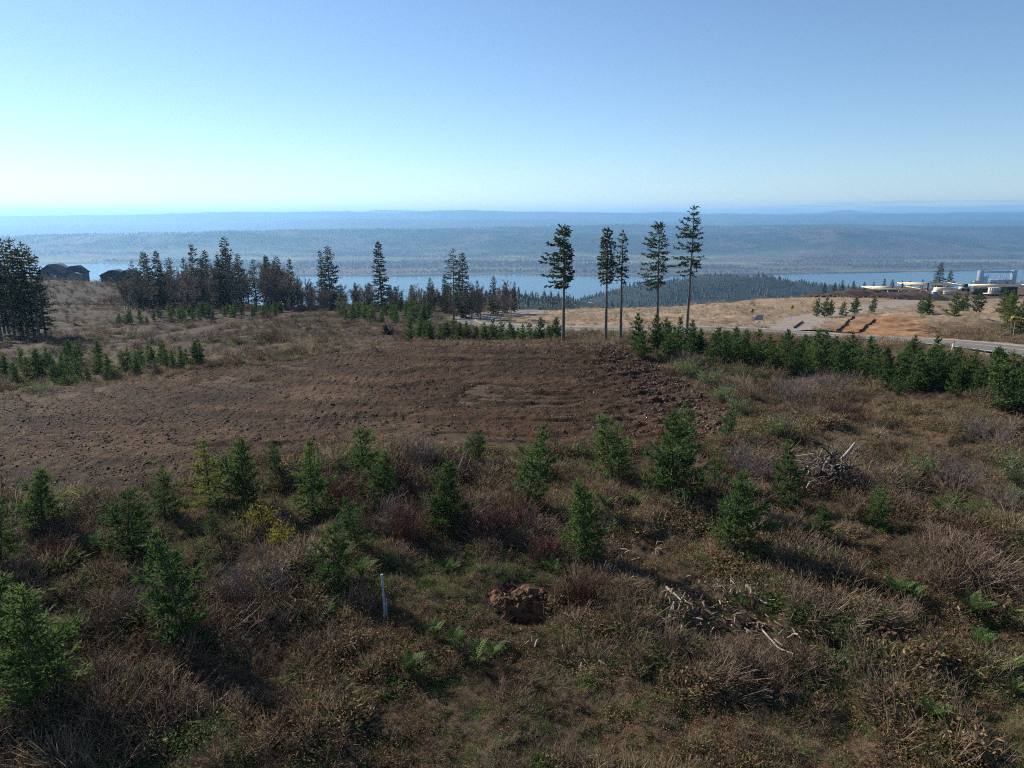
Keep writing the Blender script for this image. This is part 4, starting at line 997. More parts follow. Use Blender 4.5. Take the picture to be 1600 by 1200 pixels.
scatter('valley_side_forest', FC, np.column_stack([x, y, z-.5])[~bare_], g.uniform(0, 6.28, (~bare_).sum()), s_[~bare_], g.uniform(0, 1, (~bare_).sum()), 'dark conifer forest covering the slopes down to the river', 'forest', seed=53)
scatter('valley_side_leafless_woods', FB, np.column_stack([x, y, z-.5])[bare_], g.uniform(0, 6.28, bare_.sum()), s_[bare_], g.uniform(0, 1, bare_.sum()), 'leafless brown woods mixed into the slopes above the river', 'woods', seed=54)
x, y = far_pts(52000, 3000, 5700, 55); px_ = 800+FPX*CP*x/y; g = np.random.default_rng(56)
k = (y > far_bank(px_)+35); st = fbm(x/900, y/170, 181, 3); st2 = fbm(x/700+9, y/210, 183, 3); k &= (st < .545) & (st2 < .575) | (g.uniform(0, 1, len(x)) < .02)
x, y = x[k], y[k]; z = far_z(x, y)
scatter('floodplain_woods', FB, np.column_stack([x, y, z-1]), g.uniform(0, 6.28, len(x)), g.uniform(.6, 1.25, len(x)), g.uniform(0, 1, len(x)), 'grey mauve leafless woods on the flat land beyond the river', 'woods', seed=57)
x, y = far_pts(90000, 5000, 9600, 58); g = np.random.default_rng(59); nn_ = fbm(x/300, y/300, 171, 4); hf = fbm(x/300+3, y/500+7, 187, 4)
k = (y > 5000) & (hf < .72) & (g.uniform(0, 1, len(x)) < 1-.75*sstep(.45, .62, nn_)); x, y = x[k], y[k]; z = far_z(x, y)
scatter('hill_forest', FS, np.column_stack([x, y, z-1]), g.uniform(0, 6.28, len(x)), g.uniform(.4, .85, len(x)), g.uniform(0, 1, len(x)), 'hazy blue conifer forest on the hills across the river', 'forest', seed=60)

# ------------------------------------------------------------------ single things in the brush
M['soil_orange'] = plain('fresh_orange_soil', (.135, .068, .032), .95, .45, 5, .8)
M['pvc'] = plain('pale_blue_grey_pipe', (.27, .34, .43), .5, .1, 4)
M['lath'] = plain('weathered_lath', (.34, .30, .26), .8, .25, 8)
M['root'] = plain('charred_root_wood', (.05, .04, .036), .9, .4, 7, .6)
M['pale_log'] = plain('bleached_wood', (.30, .255, .205), .8, .4, 6, .3)
M['brown_log'] = plain('brown_branch_wood', (.11, .08, .06), .85, .35, 8, .4)
M['grey_log'] = plain('grey_branch_wood', (.15, .125, .108), .85, .3, 8, .4)

def mound(name, p, rx, ry, h, seed, mat, label, fq=1.0, am=1.0, pw=1.0):
    g = np.random.default_rng(seed); a = np.linspace(0, 2*np.pi, 97)[:-1]; t = np.linspace(0, 1, 34)
    A, T = np.meshgrid(a, t); X = p[0]+rx*T*np.cos(A)*(1+.18*np.sin(3*A+seed)); Y = p[1]+ry*T*np.sin(A)*(1+.15*np.cos(2*A+seed))
    Z = gz(X, Y)-.05 + h*(1-T**pw)**1.1*(.35+1.3*fbm(X*2.2*fq, Y*2.2*fq, seed, 3)) + (fbm(X*6*fq, Y*6*fq, seed+1, 4)-.5)*.34*am*(1-T**4)
    i = np.arange(33)[:, None]*96; j = np.arange(96)[None]; j2 = (j+1) % 96
    F = np.stack([i+j, i+96+j, i+96+j2, i+j2], -1).reshape(-1, 4)
    o = link(bpy.data.objects.new(name, make_mesh(name, np.stack([X, Y, Z], -1).reshape(-1, 3), F, mat, smooth=True)))
    return tag(o, label, 'soil mound')
mound('soil_mound', base_at(812, 938), 1.05, .8, .30, 5, M['soil_orange'], 'heap of orange-brown dug soil beside a dark pit, right of the pale stake')
mound('soil_mound', base_at(1388, 1005), 1.0, .75, .24, 9, plain('dug_brown_soil', (.11, .066, .038), .95, .45, 5, .8), 'lower brown heap of dug soil beside a small pit at lower right')

for cpx, cpy, rr_, nn_ in ((812, 938, 1.0, 420), (1388, 1005, .95, 340)):
    g = np.random.default_rng(int(cpx)); q = base_at(cpx, cpy); a_ = g.uniform(0, 6.28, nn_); d_ = rr_*1.15*g.uniform(0, 1, nn_)**.6; xx = q[0]+d_*np.cos(a_); yy = q[1]+.8*d_*np.sin(a_)
    zz = gz(xx, yy)-.03+(.24 if cpx < 1000 else .18)*np.clip(1-d_/rr_, 0, 1)
    scatter('mound_clods', CL, np.column_stack([xx, yy, zz]), a_, .04+.16*g.uniform(0, 1, nn_)**3, g.uniform(.1, .9, nn_), 'loose crumbs of soil on the dug heap right of the pale stake' if cpx < 1000 else 'loose crumbs of soil on the lower right dug heap', 'soil', tilt=.6, seed=int(cpx))
p = base_at(602, 976); h = height_to(p, 899)
o = empty('survey_stake', p); tag(o, 'pale blue-grey survey post with a lath tied beside it in the brush', 'stake')
mb = MB(); mb.tube([(0, 0, -.2), (-.01, 0, h*.5), (-.035, 0, h)], [.028, .028, .026], 8); mb.obj('pipe', M['pvc'], o, True)
mb = MB(); mb.tube([(-.035, 0, h-.01), (-.036, 0, h+.03)], [.033, .031], 8); mb.obj('cap', M['pvc'], o, True)
mb = MB(); mb.box((.05, .01, h*.24), (.035, .015, h*.58)); mb.obj('lath', M['lath'], o)

# broken snag and stumps
def root_mass(mb, R, h, n, seed):
    g = np.random.default_rng(seed)
    for i in range(n):
        a = g.uniform(0, 6.28); e = g.uniform(-.2, 1.1); d = np.array([math.cos(a)*math.cos(e), math.sin(a)*math.cos(e), math.sin(e)]); L = R*g.uniform(.5, 1.1)
        q = [np.array([0, 0, h*.35])+d*L*t+g.normal(0, .06*R, 3)*t for t in (0, .35, .7, 1)]; mb.tube(q, np.array([.16, .1, .06, .02])*R, 5)
p = base_at(716, 752); o = empty('broken_snag', p); tag(o, 'leaning bleached snag over a dark uprooted stump in the brush row', 'snag')
mb = MB(); mb.tube([(-.35, -.1, .1), (0, 0, .55), (.18, .05, 1.0), (.3, .05, 1.35)], [.05, .045, .035, .012], 6); mb.obj('stem', M['pale_log'], o, True)
mb = MB(); root_mass(mb, .75, .5, 16, 3); mb.obj('root_mass', M['root'], o, True)
mb = MB(); mb.tube([(-.8, -.2, .12), (-.35, -.15, .15)], [.05, .06], 6); mb.obj('log', M['pale_log'], o, True)
p = base_at(607, 526); o = empty('uprooted_stump', p); tag(o, 'dark uprooted stump on the rough ground behind the clearing', 'stump')
mb = MB(); root_mass(mb, 1.15, .7, 22, 7); mb.obj('root_mass', M['root'], o, True)
mb = MB(); mb.tube([(.3, 0, .2), (-.2, .2, .8), (-.45, .3, 1.3)], [.35, .28, .22], 8); mb.obj('trunk', M['root'], o, True)
p = base_at(405, 556); o = empty('tree_stump', p); tag(o, 'small dark sawn stump at the left rear edge of the clearing', 'stump')
mb = MB(); mb.tube([(0, 0, -.1), (0, 0, .15), (.02, 0, .55)], [.42, .32, .28], 9); mb.obj('trunk', M['root'], o, True)
mb = MB(); root_mass(mb, .5, .0, 7, 9); mb.obj('root', M['root'], o, True)

# slash pile: every stick its own piece
p = base_at(1285, 772); o = empty('slash_pile', (p[0], p[1], p[2]+.2), 0, 1.2); tag(o, 'heap of grey cut branches with one bleached log sticking out', 'slash pile')
g = np.random.default_rng(21)
for i in range(95):
    a = g.uniform(0, 6.28); rad = 1.15*math.sqrt(g.uniform()); top = 1.25*(1-(rad/1.4)**2)
    c = np.array([rad*math.cos(a), rad*.8*math.sin(a), top*g.uniform(.25, 1)]); d = unit(np.array([math.cos(a+g.normal(0, 1.2)), math.sin(a+g.normal(0, 1.2)), g.normal(0, .5)])); L = g.uniform(.35, .95)
    k = g.normal(0, .06, 3); r_ = g.uniform(.010, .030)
    mb = MB(); mb.tube([c-d*L/2, c+k, c+d*L/2], [r_, r_*.9, r_*.5], 5); mb.obj('branch', M[('grey_log', 'brown_log', 'grey_log', 'pale_log')[i % 4] if i % 3 else 'root'], o, True)
mb = MB(); mb.tube([(.55, .1, .75), (.8, .12, 1.05), (.95, .15, 1.28)], [.055, .058, .04], 8); mb.obj('log', M['pale_log'], o, True)
mb = MB(); root_mass(mb, 1.0, .6, 14, 31); mb.obj('root_mass', M['root'], o, True)

# loose branches and logs lying about
def lying(px1, py1, px2, py2, r, mat, label, lift=.14, seed=0, group='cut branches and logs in the lower right brush'):
    g = np.random.default_rng(seed); a, b = base_at(px1, py1), base_at(px2, py2); c = (a+b)/2
    a[2] += lift; b[2] += lift; o = empty('fallen_branch', c); tag(o, label, 'branch', group)
    a, b = a-c, b-c; n = g.normal(0, .12*np.linalg.norm(b-a), 3)*[1, 1, .3]
    pts = [a, a*.5+n*.8, n, b*.5+n*.6, b]
    mb = MB(); mb.tube(pts, np.array([1, .95, .85, .7, .45])*r, 6); mb.obj('stem', mat, o, True)
    mb = MB(); e = unit(b-a); f = unit(np.cross(e, [0, 0, 1])+[0, 0, .5])*np.linalg.norm(b-a)*.3; mb.tube([n, n+f*.5+e*.08, n+f], [r*.5, r*.35, r*.15], 5); mb.obj('side_twig', mat, o, True)
LOGS = [(1164, 944, 1197, 968, .065, 'pale_log', 'thick bleached log pointing down right among the debris'), (1148, 976, 1190, 984, .03, 'grey_log', 'curved grey branch below the thick bleached log'),
 (1188, 990, 1240, 1036, .035, 'pale_log', 'long pale branch running down right below the bleached log'), (1040, 942, 1062, 966, .05, 'pale_log', 'short pale log at the left end of the debris patch'),
 (1046, 990, 1052, 968, .05, 'pale_log', 'pale hooked piece below the short pale log'), (1100, 934, 1122, 931, .035, 'pale_log', 'short pale stick at the top of the debris patch'),
 (1128, 948, 1142, 940, .03, 'pale_log', 'small curved pale stick above the bleached log'), (1150, 1062, 1168, 1052, .03, 'grey_log', 'forked grey stick at the lower edge of the debris'),
 (1200, 1015, 1236, 1010, .03, 'brown_log', 'brown branch lying level right of the long pale branch'), (1080, 875, 1112, 890, .04, 'brown_log', 'dark log end under the wide fir'),
 (835, 1082, 868, 1064, .03, 'grey_log', 'thin grey branch alone below the orange mound'), (955, 862, 975, 882, .03, 'pale_log', 'pale stick beside the bright green fir'),
 (990, 822, 1010, 838, .03, 'pale_log', 'pale split stick between the two dirt edge firs'), (1420, 930, 1440, 918, .035, 'pale_log', 'short pale stick alone in the brush right of the debris'),
 (1010, 995, 1030, 985, .03, 'brown_log', 'brown stick left of the hooked piece'), (1110, 985, 1130, 1000, .03, 'brown_log', 'brown crooked stick in the middle of the debris')]
for i, (a, b_, c, d, r_, m_, lab) in enumerate(LOGS): lying(a, b_, c, d, r_*.8, M[m_], lab, seed=i)

# ferns with single fronds
def frond(seed):
    g = np.random.default_rng(seed); mb = MB(); n = 13; t = np.linspace(.1, 1, n); L = .62
    pos = np.column_stack([L*t*.85, 0*t, L*(.75*t-.62*t**2)]); tan = unit(np.gradient(pos, axis=0))
    for sgn in (-1, 1):
        d = unit(tan*.35+np.array([0, sgn, -.05])); mb.blades(pos, d*(.13*np.sin(np.pi*np.clip(t*.9+.08, 0, 1)))[:, None], .034, side=np.cross(d, [0, 0, 1.]), a=g.uniform(.2, .8, n))
    mb.sticks(np.vstack([[0, 0, 0], pos[:-1]]), pos, .006, .005, 3, a=.4); return mb.mesh('frond', M['fern'])
FR = [frond(i) for i in range(3)]
FERN = [(112, 888, 'left'), (275, 893, 'left'), (150, 858, 'left'), (85, 905, 'left'), (205, 985, 'left'), (380, 985, 'stake'), (430, 968, 'stake'), (470, 972, 'stake'), (512, 968, 'stake'), (565, 912, 'stake'), (455, 985, 'stake'),
        (640, 1066, 'mid'), (715, 1032, 'mid'), (770, 1045, 'mid'), (745, 1058, 'mid'), (700, 892, 'mid'), (680, 1010, 'mid'), (860, 905, 'mid'), (975, 795, 'row'), (995, 800, 'row'), (945, 800, 'row'),
        (1262, 882, 'right'), (1300, 885, 'right'), (1420, 952, 'right'), (1465, 822, 'right'), (1400, 945, 'right'), (1550, 1052, 'corner'), (1582, 1082, 'corner'), (1530, 1015, 'corner'), (1450, 1132, 'corner'), (1575, 1048, 'corner'), (1520, 970, 'corner')]
FL = {'left': 'green fern in the brush at the far lower left', 'stake': 'green fern in the shade left of the pale survey post', 'mid': 'green fern in the brush between the survey post and the orange mound',
      'row': 'yellow-green fern below the bushy firs right of centre', 'right': 'fern in the brown brush below the slash pile', 'corner': 'bright green fern in the lower right corner'}
g = np.random.default_rng(61)
for px, py, k in FERN:
    p = base_at(px, py); s = g.uniform(.8, 1.25); o = empty('fern', (p[0], p[1], p[2]+.10), g.uniform(0, 6.28), s); tag(o, FL[k], 'fern', FL[k].replace('fern', 'ferns', 1))
    nf = 11
    for i in range(nf):
        f = link(bpy.data.objects.new('frond', FR[i % 3]), o); f.rotation_euler = (g.normal(0, .2), -.45-g.uniform(0, .5), 6.283*i/nf+g.normal(0, .2)); f.scale = (g.uniform(.8, 1.15),)*3

# leafless and leafy shrubs, one by one
SHR = [(400, 945, 868, 62, 'twig_grey', 'wide grey-mauve leafless shrub right of the large dark fir'), (662, 738, 684, 34, 'twig_grey', 'pale grey leafless shrub at the dirt edge left of the snag'),
 (800, 838, 772, 45, 'twig_red', 'dense reddish leafless shrub in front of the centre fir'), (765, 848, 790, 35, 'twig_red', 'darker red-brown shrub just left of the dense reddish one'),
 (850, 885, 838, 28, 'twig_red', 'low reddish shrub left of the bright green fir'), (545, 778, 745, 40, 'twig_red', 'low pinkish-brown shrub behind the touching pair of firs'), (640, 850, 785, 34, 'twig_red', 'brown thin-stemmed shrub left of the fir before the snag'),
 (620, 835, 780, 30, 'twig', 'dark twiggy shrub below the touching pair of firs'), (1180, 760, 712, 40, 'twig_grey', 'grey twig shrub left of the dark narrow fir'), (1155, 740, 700, 32, 'twig', 'brown twig shrub at the foot of the knoll'),
 (1490, 760, 722, 50, 'twig_grey', 'low grey-brown bramble mound right of the pale green bush'), (1545, 690, 655, 50, 'twig_grey', 'pale grey bramble mound at the right edge below the fir rows'), (1240, 625, 588, 45, 'twig_grey', 'fan of pale dry stems below the fir rows'),
 (1290, 615, 580, 40, 'twig_grey', 'second fan of pale dry stems further right below the fir rows'), (1330, 655, 622, 40, 'twig_red', 'rusty brown shrub in the right field'), (910, 950, 902, 22, 'twig_red', 'dry brown shrub right of the orange mound'),
 (230, 960, 915, 50, 'twig_grey', 'grey dry thicket left of the large dark fir'), (1520, 860, 820, 36, 'twig_red', 'brown shrub above the little bright fir'), (1560, 800, 765, 40, 'twig', 'dark bramble mound at the right edge'), (85, 880, 840, 40, 'twig_red', 'brown brush clump right of the left edge fir')]
SHM = {}
for i, (px, pb, pt, rw, mt, lab) in enumerate(SHR):
    p = base_at(px, pb); h = height_to(p, pt); R = rw/FPX*math.hypot(p[1], CAMZ-p[2])
    o = empty('leafless_shrub', p); tag(o, lab, 'shrub', 'leafless shrubs in the brush'); link(bpy.data.objects.new('stems', bare_shrub(900+i, h, R, 75, M[mt])), o)
p = base_at(130, 1002); h = height_to(p, 900); o = empty('leafless_sapling', p); tag(o, 'thin dark leafless sapling left of the large dark fir', 'sapling')
mb = MB(); mb.tube([(0, 0, 0), (-.03, 0, h*.4), (-.1, 0, h)], [.018, .014, .005], 5); mb.obj('trunk', M['root'], o, True)
mb = MB(); g = np.random.default_rng(5); z_ = g.uniform(.35, .95, 22)*h; a_ = g.uniform(0, 6.28, 22); p0 = np.column_stack([-.1*(z_/h)**1.5, 0*z_, z_]); mb.sticks(p0, p0+np.column_stack([np.cos(a_)*.28, np.sin(a_)*.28, np.full(22, .25)])*(1.25-z_/h)[:, None], .006, .003); mb.obj('crown', M['twig'], o)

def leaf_bush(px, pb, pt, rw, mt, label, seed, name='leafy_bush'):
    p = base_at(px, pb); h = height_to(p, pt); R = rw/FPX*math.hypot(p[1], CAMZ-p[2]); g = np.random.default_rng(seed); n = int(900*min(1.6, R*h+.4))
    o = empty(name, p); tag(o, label, 'bush', 'leafy bushes in the brush'); mb = MB(); st = MB()
    ns = 26; a = g.uniform(0, 6.28, ns); tip = np.column_stack([np.cos(a)*R*g.uniform(.2, 1, ns), np.sin(a)*R*g.uniform(.2, 1, ns), h*g.uniform(.55, 1.05, ns)]); b0 = np.column_stack([g.normal(0, .12*R, (ns, 2)), np.zeros(ns)])
    st.sticks(b0, tip, .009, .004); st.obj('stems', M['brown_log'], o)
    k = g.integers(0, ns, n); f = g.uniform(.25, 1.05, n)[:, None]; q = b0[k]+(tip[k]-b0[k])*f+g.normal(0, .10*R, (n, 3))
    mb.blades(q, unit(g.normal(0, 1, (n, 3))+[0, 0, .4])*g.uniform(.06, .14, (n, 1)), g.uniform(.025, .05, n), a=g.uniform(0, .75, n)+.25*f[:, 0]); mb.obj('foliage', M[mt], o)
for i, a in enumerate(((412, 835, 790, 34, 'broom', 'bright yellow bush between the firs on the left'), (440, 862, 822, 28, 'broom', 'smaller yellow bush just below the bright yellow one'), (205, 1085, 1050, 30, 'fern', 'low green bush right of the corner fir'),
  (1436, 758, 712, 26, 'needle_pale', 'pale green bush alone in the right field'), (1585, 762, 708, 30, 'needle_pale', 'pale green bush cut by the right edge'), (1410, 772, 742, 22, 'fern', 'darker green bush left of the pale green bush'),
  (1500, 820, 782, 46, 'fern', 'broad spreading green bush in the right brush'), (1590, 790, 765, 22, 'needle_pale', 'small pale bush below the one at the right edge'), (1210, 688, 648, 26, 'needle_pale', 'grey-green bush right of the knoll foot'),
  (1075, 588, 562, 30, 'needle_pale', 'grey-green bush at the top right edge of the knoll'), (1105, 605, 578, 28, 'needle_pale', 'second grey-green bush down the right edge of the knoll'), (1128, 628, 600, 26, 'needle_pale', 'third grey-green bush down the right edge of the knoll'),
  (1150, 648, 622, 24, 'needle_pale', 'lowest grey-green bush beside the right edge of the knoll'), (1165, 600, 578, 30, 'fern', 'low green patch right of the grey-green bushes'), (60, 612, 600, 45, 'fern', 'bright green low bush at the left edge of the clearing'),
  (110, 598, 588, 30, 'fern', 'small bright green bush under the left fir patch'), (1400, 620, 588, 18, 'fern', 'yellow-green willow bush before the fir rows'))): leaf_bush(*a, seed=950+i)

# ------------------------------------------------------------------ roadside signs, stakes, silt fence
M['yellow'] = plain('yellow_sign', (.75, .48, .04), .5, .08, 2); M['black'] = plain('black_fabric', (.02, .02, .022), .8, .3, 3); M['galv'] = plain('grey_sign_post', (.3, .31, .32), .5, .1, 3, metal=.4)
M['white'] = plain('white_paint', (.78, .78, .76), .55, .06, 2); M['orange_p'] = plain('orange_red_paint', (.6, .10, .04), .6, .1, 3); M['wood_post'] = plain('wood_post', (.3, .23, .16), .8, .3, 6)
def sign(px, D, top, kind, label):
    p = ground_at(px, D); o = empty('road_sign', p); tag(o, label, 'road sign'); h = top
    mb = MB(); mb.tube([(0, 0, -.2), (0, 0, h)], [.04, .04], 6); mb.obj('post', M['galv' if kind != 'arrow' else 'wood_post'], o)
    mb = MB()
    if kind == 'diamond':
        s = .45; V = [(0, -.05, h-s), (s, -.05, h), (0, -.05, h+s), (-s, -.05, h), (0, -.02, h-s), (s, -.02, h), (0, -.02, h+s), (-s, -.02, h)]
        mb.add(V, [[0, 1, 2, 3], [7, 6, 5, 4], [0, 4, 5, 1], [1, 5, 6, 2], [2, 6, 7, 3], [3, 7, 4, 0]]); mb.obj('plate', M['yellow'], o)
        m2 = MB(); m2.box((0, -.07, h), (.12, .02, .5)); m2.box((.09, -.07, h+.2), (.26, .016, .1)); m2.obj('symbol', M['black'], o)
    elif kind == 'arrow':
        mb.box((0, -.05, h), (1.2, .03, .6)); mb.obj('plate', M['yellow'], o)
        m2 = MB(); m2.box((.12, -.075, h), (.7, .015, .14)); m2.add([(-.48, -.08, h), (-.15, -.08, h-.22), (-.15, -.08, h+.22)], [[0, 1, 2]]); m2.obj('arrow_symbol', M['black'], o)
    else:
        mb.box((0, -.06, h), (1.3, .04, .75)); mb.obj('panel', M['galv'], o)
        m2 = MB(); m2.box((0, -.05, h-.75), (.7, .03, .35)); m2.obj('lower_plate', M['white'], o)
sign(1174, 116, 2.0, 'diamond', 'yellow diamond warning sign at the road junction, nearest the tall trees'); sign(1184, 110, 1.6, 'panel', 'grey sign panel with a white plate beside the yellow diamond sign')
sign(1236, 124, 2.0, 'diamond', 'yellow diamond sign at the start of the gravel drive'); sign(1583, 82, 2.0, 'arrow', 'yellow arrow sign on the right slope')
p = base_at(1487, 553); o = empty('marker_stake', p); tag(o, 'white marker stake with a red top behind the fir rows', 'stake'); hh = height_to(p, 533)
mb = MB(); mb.box((0, 0, hh*.4), (.09, .05, hh*.8), tilt=[[1, 0, .12], [0, 1, 0], [0, 0, 1]]); mb.obj('post', M['white'], o); mb = MB(); mb.box((.12*hh*.45, 0, hh*.9), (.1, .055, hh*.2)); mb.obj('red_top', M['orange_p'], o)
def silt_fence(pts, label):
    P = smoothline(poly_world(pts), 26); z = gz(P[:, 0], P[:, 1]); o = empty('silt_fence', (P[0][0], P[0][1], z[0])); tag(o, label, 'silt fence'); b = np.array([P[0][0], P[0][1], z[0]])
    lo = np.column_stack([P, z-.1])-b; hi = np.column_stack([P, z+.24+.04*np.sin(np.arange(26)*1.7)])-b; n = 26; off = np.array([.02, .02, 0]); V = np.concatenate([lo, hi, lo+off, hi+off]); i = np.arange(n-1)
    F = np.concatenate([np.stack([i, i+1, i+n+1, i+n], 1), np.stack([i+2*n, i+3*n, i+3*n+1, i+2*n+1], 1), np.stack([i+n, i+n+1, i+3*n+1, i+3*n], 1)])
    link(bpy.data.objects.new('fabric', make_mesh('fabric', V, F, M['black'])), o)
    for k in range(0, 26, 5): mb = MB(); mb.box(lo[k]+[0, .06, .22], (.05, .05, .55)); mb.obj('post', M['wood_post'], o)
silt_fence([(1240, 518), (1285, 517), (1330, 518), (1348, 513), (1366, 503)], 'long black silt fence along the foot of the orange cut'); silt_fence([(1307, 514), (1323, 506), (1340, 495)], 'short black silt fence climbing the slope above the long one'); silt_fence([(1240, 513), (1246, 509), (1254, 503)], 'small black silt fence beside the gravel drive')

# ------------------------------------------------------------------ houses
M['siding'] = plain('dark_blue_grey_siding', (.075, .095, .13), .7, .12, 1.5); M['siding2'] = plain('dark_brown_siding', (.04, .04, .045), .7, .15, 1.5); M['roof'] = plain('grey_shingle_roof', (.16, .15, .15), .85, .2, 2)
M['roof_d'] = plain('dark_shingle_roof', (.045, .05, .06), .85, .2, 2); M['trim'] = plain('white_trim', (.7, .7, .7), .6, .05, 2); M['glass'] = plain('window_glass', (.05, .07, .09), .1, .1, 1, spec=.6); M['shed'] = plain('grey_green_shed', (.17, .22, .24), .7, .1, 2)
def gable(root, c, w, d, h, rh, wall, roof, nm_w='wall', nm_r='roof', over=.4):
    """gable end faces -Y"""
    x, y, z = c; mb = MB(); V = [(x+sx*w/2, y+sy*d/2, z+zz) for sy in (-1, 1) for (sx, zz) in ((-1, -1.6), (1, -1.6), (1, h), (0, h+rh), (-1, h))]
    mb.add(V, [[0, 1, 2, 4], [6, 5, 9, 7], [1, 6, 7, 2], [5, 0, 4, 9]]); mb.add(V, [[2, 3, 4], [9, 8, 7]]); mb.obj(nm_w, wall, root)
    rb = MB()
    for s in (-1, 1):
        e = np.array([s*(w/2+over), h-rh*over/(w/2)]); q = [(x, y-d/2-over, z+h+rh+.05), (x+e[0], y-d/2-over, z+e[1]+.05), (x+e[0], y+d/2+over, z+e[1]+.05), (x, y+d/2+over, z+h+rh+.05)]
        V2 = q+[(a, b_, c_+.18) for a, b_, c_ in q]; rb.add(V2, [[0, 1, 2, 3], [7, 6, 5, 4], [0, 4, 5, 1], [1, 5, 6, 2], [2, 6, 7, 3]])
    return rb.obj(nm_r, roof, root)
def window(root, x, y, z, w, h):
    mb = MB(); mb.box((x, y-.05, z), (w, .1, h)); f = mb.obj('window', M['trim'], root); mb = MB(); mb.box((x, y-.115, z), (w*.8, .03, h*.8)); mb.obj('pane', M['glass'], f)
def door(root, x, y, z, w, h, mat):
    mb = MB(); mb.box((x, y-.06, z+h/2), (w, .1, h)); mb.obj('door', mat, root)
D1 = 292; p = ground_at(92, D1)+[0, 0, .8]; o = empty('dark_house', p); tag(o, 'larger dark blue-grey gabled house left of the small shed', 'house')
gable(o, (-.5, 0, 0), 9.5, 9, 2.9, 3.1, M['siding'], M['roof']); gable(o, (5.0, 4, 0), 6.2, 7, 2.6, 2.4, M['siding'], M['roof_d'], 'wing_wall', 'wing_roof')
window(o, .2, -4.5, 1.8, .9, 1.4); window(o, 6.0, .5, 2.2, .8, 1.0); door(o, 1.6, -4.5, 0, 1, 2.1, M['trim'])
p = ground_at(118, 284); o = empty('garden_shed', p); tag(o, 'small grey-green shed with pale roof right of the larger dark house', 'shed'); gable(o, (0, 0, 0), 3.6, 4, 2.1, .9, M['shed'], M['roof'], over=.15); door(o, .3, -2, .1, 1.3, 1.8, M['shed'])
p = ground_at(187, 296)+[0, 0, .8]; o = empty('dark_house', p); tag(o, 'near black house with white porch post at the end of the thicket', 'house')
gable(o, (-1.5, 0, 0), 7.5, 8, 2.9, 1.9, M['siding2'], M['roof_d']); gable(o, (4, 1, 0), 5, 8, 3.2, 1.6, M['siding2'], M['roof'], 'wing_wall', 'wing_roof')
mb = MB(); mb.box((-5.9, -1.5, 1.6), (.35, .35, 4.2)); mb.obj('porch_post', M['trim'], o); window(o, -1.5, -4, 1.9, 1.4, 1.2); door(o, 4, -3, 0, 1, 2.1, M['trim'])
for (px, D, dz, lab) in ((925, 820, 0, 'white farmhouse in the wooded valley side behind the tall trees'), (1148, 900, 0, 'small pale house in the woods right of the tall trees'), (1380, 760, 0, 'pale house roof in the woods beyond the building site')):
    X, Y = wpt(px, D, -115); z = float(far_z(np.array([X]), np.array([Y]))[0]); X, Y = wpt(px, D, z-CAMZ)
    o = empty('far_house', (X, Y, z), .5); tag(o, lab, 'house'); gable(o, (0, 0, 0), 9, 11, 4.5, 2.6, M['white'], M['roof']); window(o, -2, -5.5, 2.4, 1.2, 1.4); window(o, 2, -5.5, 2.4, 1.2, 1.4)

# ------------------------------------------------------------------ building site
M['deck'] = plain('plywood_deck', (.72, .57, .36), .7, .12, .8); M['lumber'] = plain('fresh_lumber', (.72, .58, .38), .7, .15, 1.2); M['blue'] = plain('blue_plastic', (.03, .16, .42), .4, .1, 2); M['dark_steel'] = plain('dark_container', (.03, .035, .04), .6, .2, 1.5); M['wrap'] = plain('white_wrap', (.45, .44, .41), .5, .1, 2)
PZ = lambda px, D: ground_at(px, D)
def frame(px, D, w, d, h, ny, label):
    p = PZ(px, D); o = empty('timber_frame', p); tag(o, label, 'timber frame', 'timber frames on the building site')
    for k in range(ny): mb = MB(); mb.box((0, -d/2+d*k/(ny-1), h-.15), (w, .25, .3)); mb.obj('beam', M['lumber'], o)
    mb = MB(); mb.box((-w*.2, d*.1, h+.05), (w*.5, d*.7, .06)); mb.obj('floor_deck', M['deck'], o)
    for s in (-1, 1): mb = MB(); mb.box((s*(w/2+.14), 0, h-.12), (.25, d+.3, .36)); mb.obj('side_beam', M['lumber'], o)
    for k in range(5):
        for s in (-1, 1): mb = MB(); mb.box((-w/2+w*k/4*.98+.1, s*(d/2+.14), h/2-.25), (.18, .14, h+.2)); mb.obj('post', M['lumber'], o)
frame(1392, 252, 15, 10, 1.0, 6, 'leftmost low timber floor frame on the building site'); frame(1452, 263, 18, 9, 1.7, 5, 'raised timber floor frame in the middle of the building site'); frame(1562, 262, 20, 7, 1.0, 4, 'long timber frame running out of the picture at the right edge')
def stack(px, D, w, d, n, label, mat='lumber', rz=0.0):
    p = PZ(px, D); o = empty('lumber_stack', p, rz); tag(o, label, 'lumber stack', 'lumber stacks on the building site')
    for k in range(n):
        for j in range(3): mb = MB(); mb.box((rng.normal(0, .15), (j-1)*d/3, .12+k*.24), (w*rng.uniform(.93, 1), d/3*.92, .21)); mb.obj('board', M[mat], o)
stack(1378, 243, 5, 1.6, 3, 'low lumber stack at the left front of the frames'); stack(1400, 240, 6, 1.6, 2, 'flat lumber stack beside the first one'); stack(1430, 240, 6, 1.4, 2, 'flat lumber stack left of the blue toilet', rz=-.2); stack(1447, 238, 5, 1.2, 2, 'thin lumber stack just left of the blue toilet', rz=-.3); stack(1485, 240, 5, 1.8, 5, 'pale lumber pack right of the blue toilet')
p = PZ(1472, 240); o = empty('wrapped_pallet', (p[0]+.8, p[1]+2, p[2])); tag(o, 'white wrapped pallet behind the blue toilet', 'pallet'); mb = MB(); mb.box((0, 0, 1.1), (4.2, 2, 1.9)); mb.obj('wrapped_load', M['lumber'], o); mb = MB(); mb.box((0, 0, .08), (4.3, 2.1, .14)); mb.obj('pallet_base', M['lumber'], o)
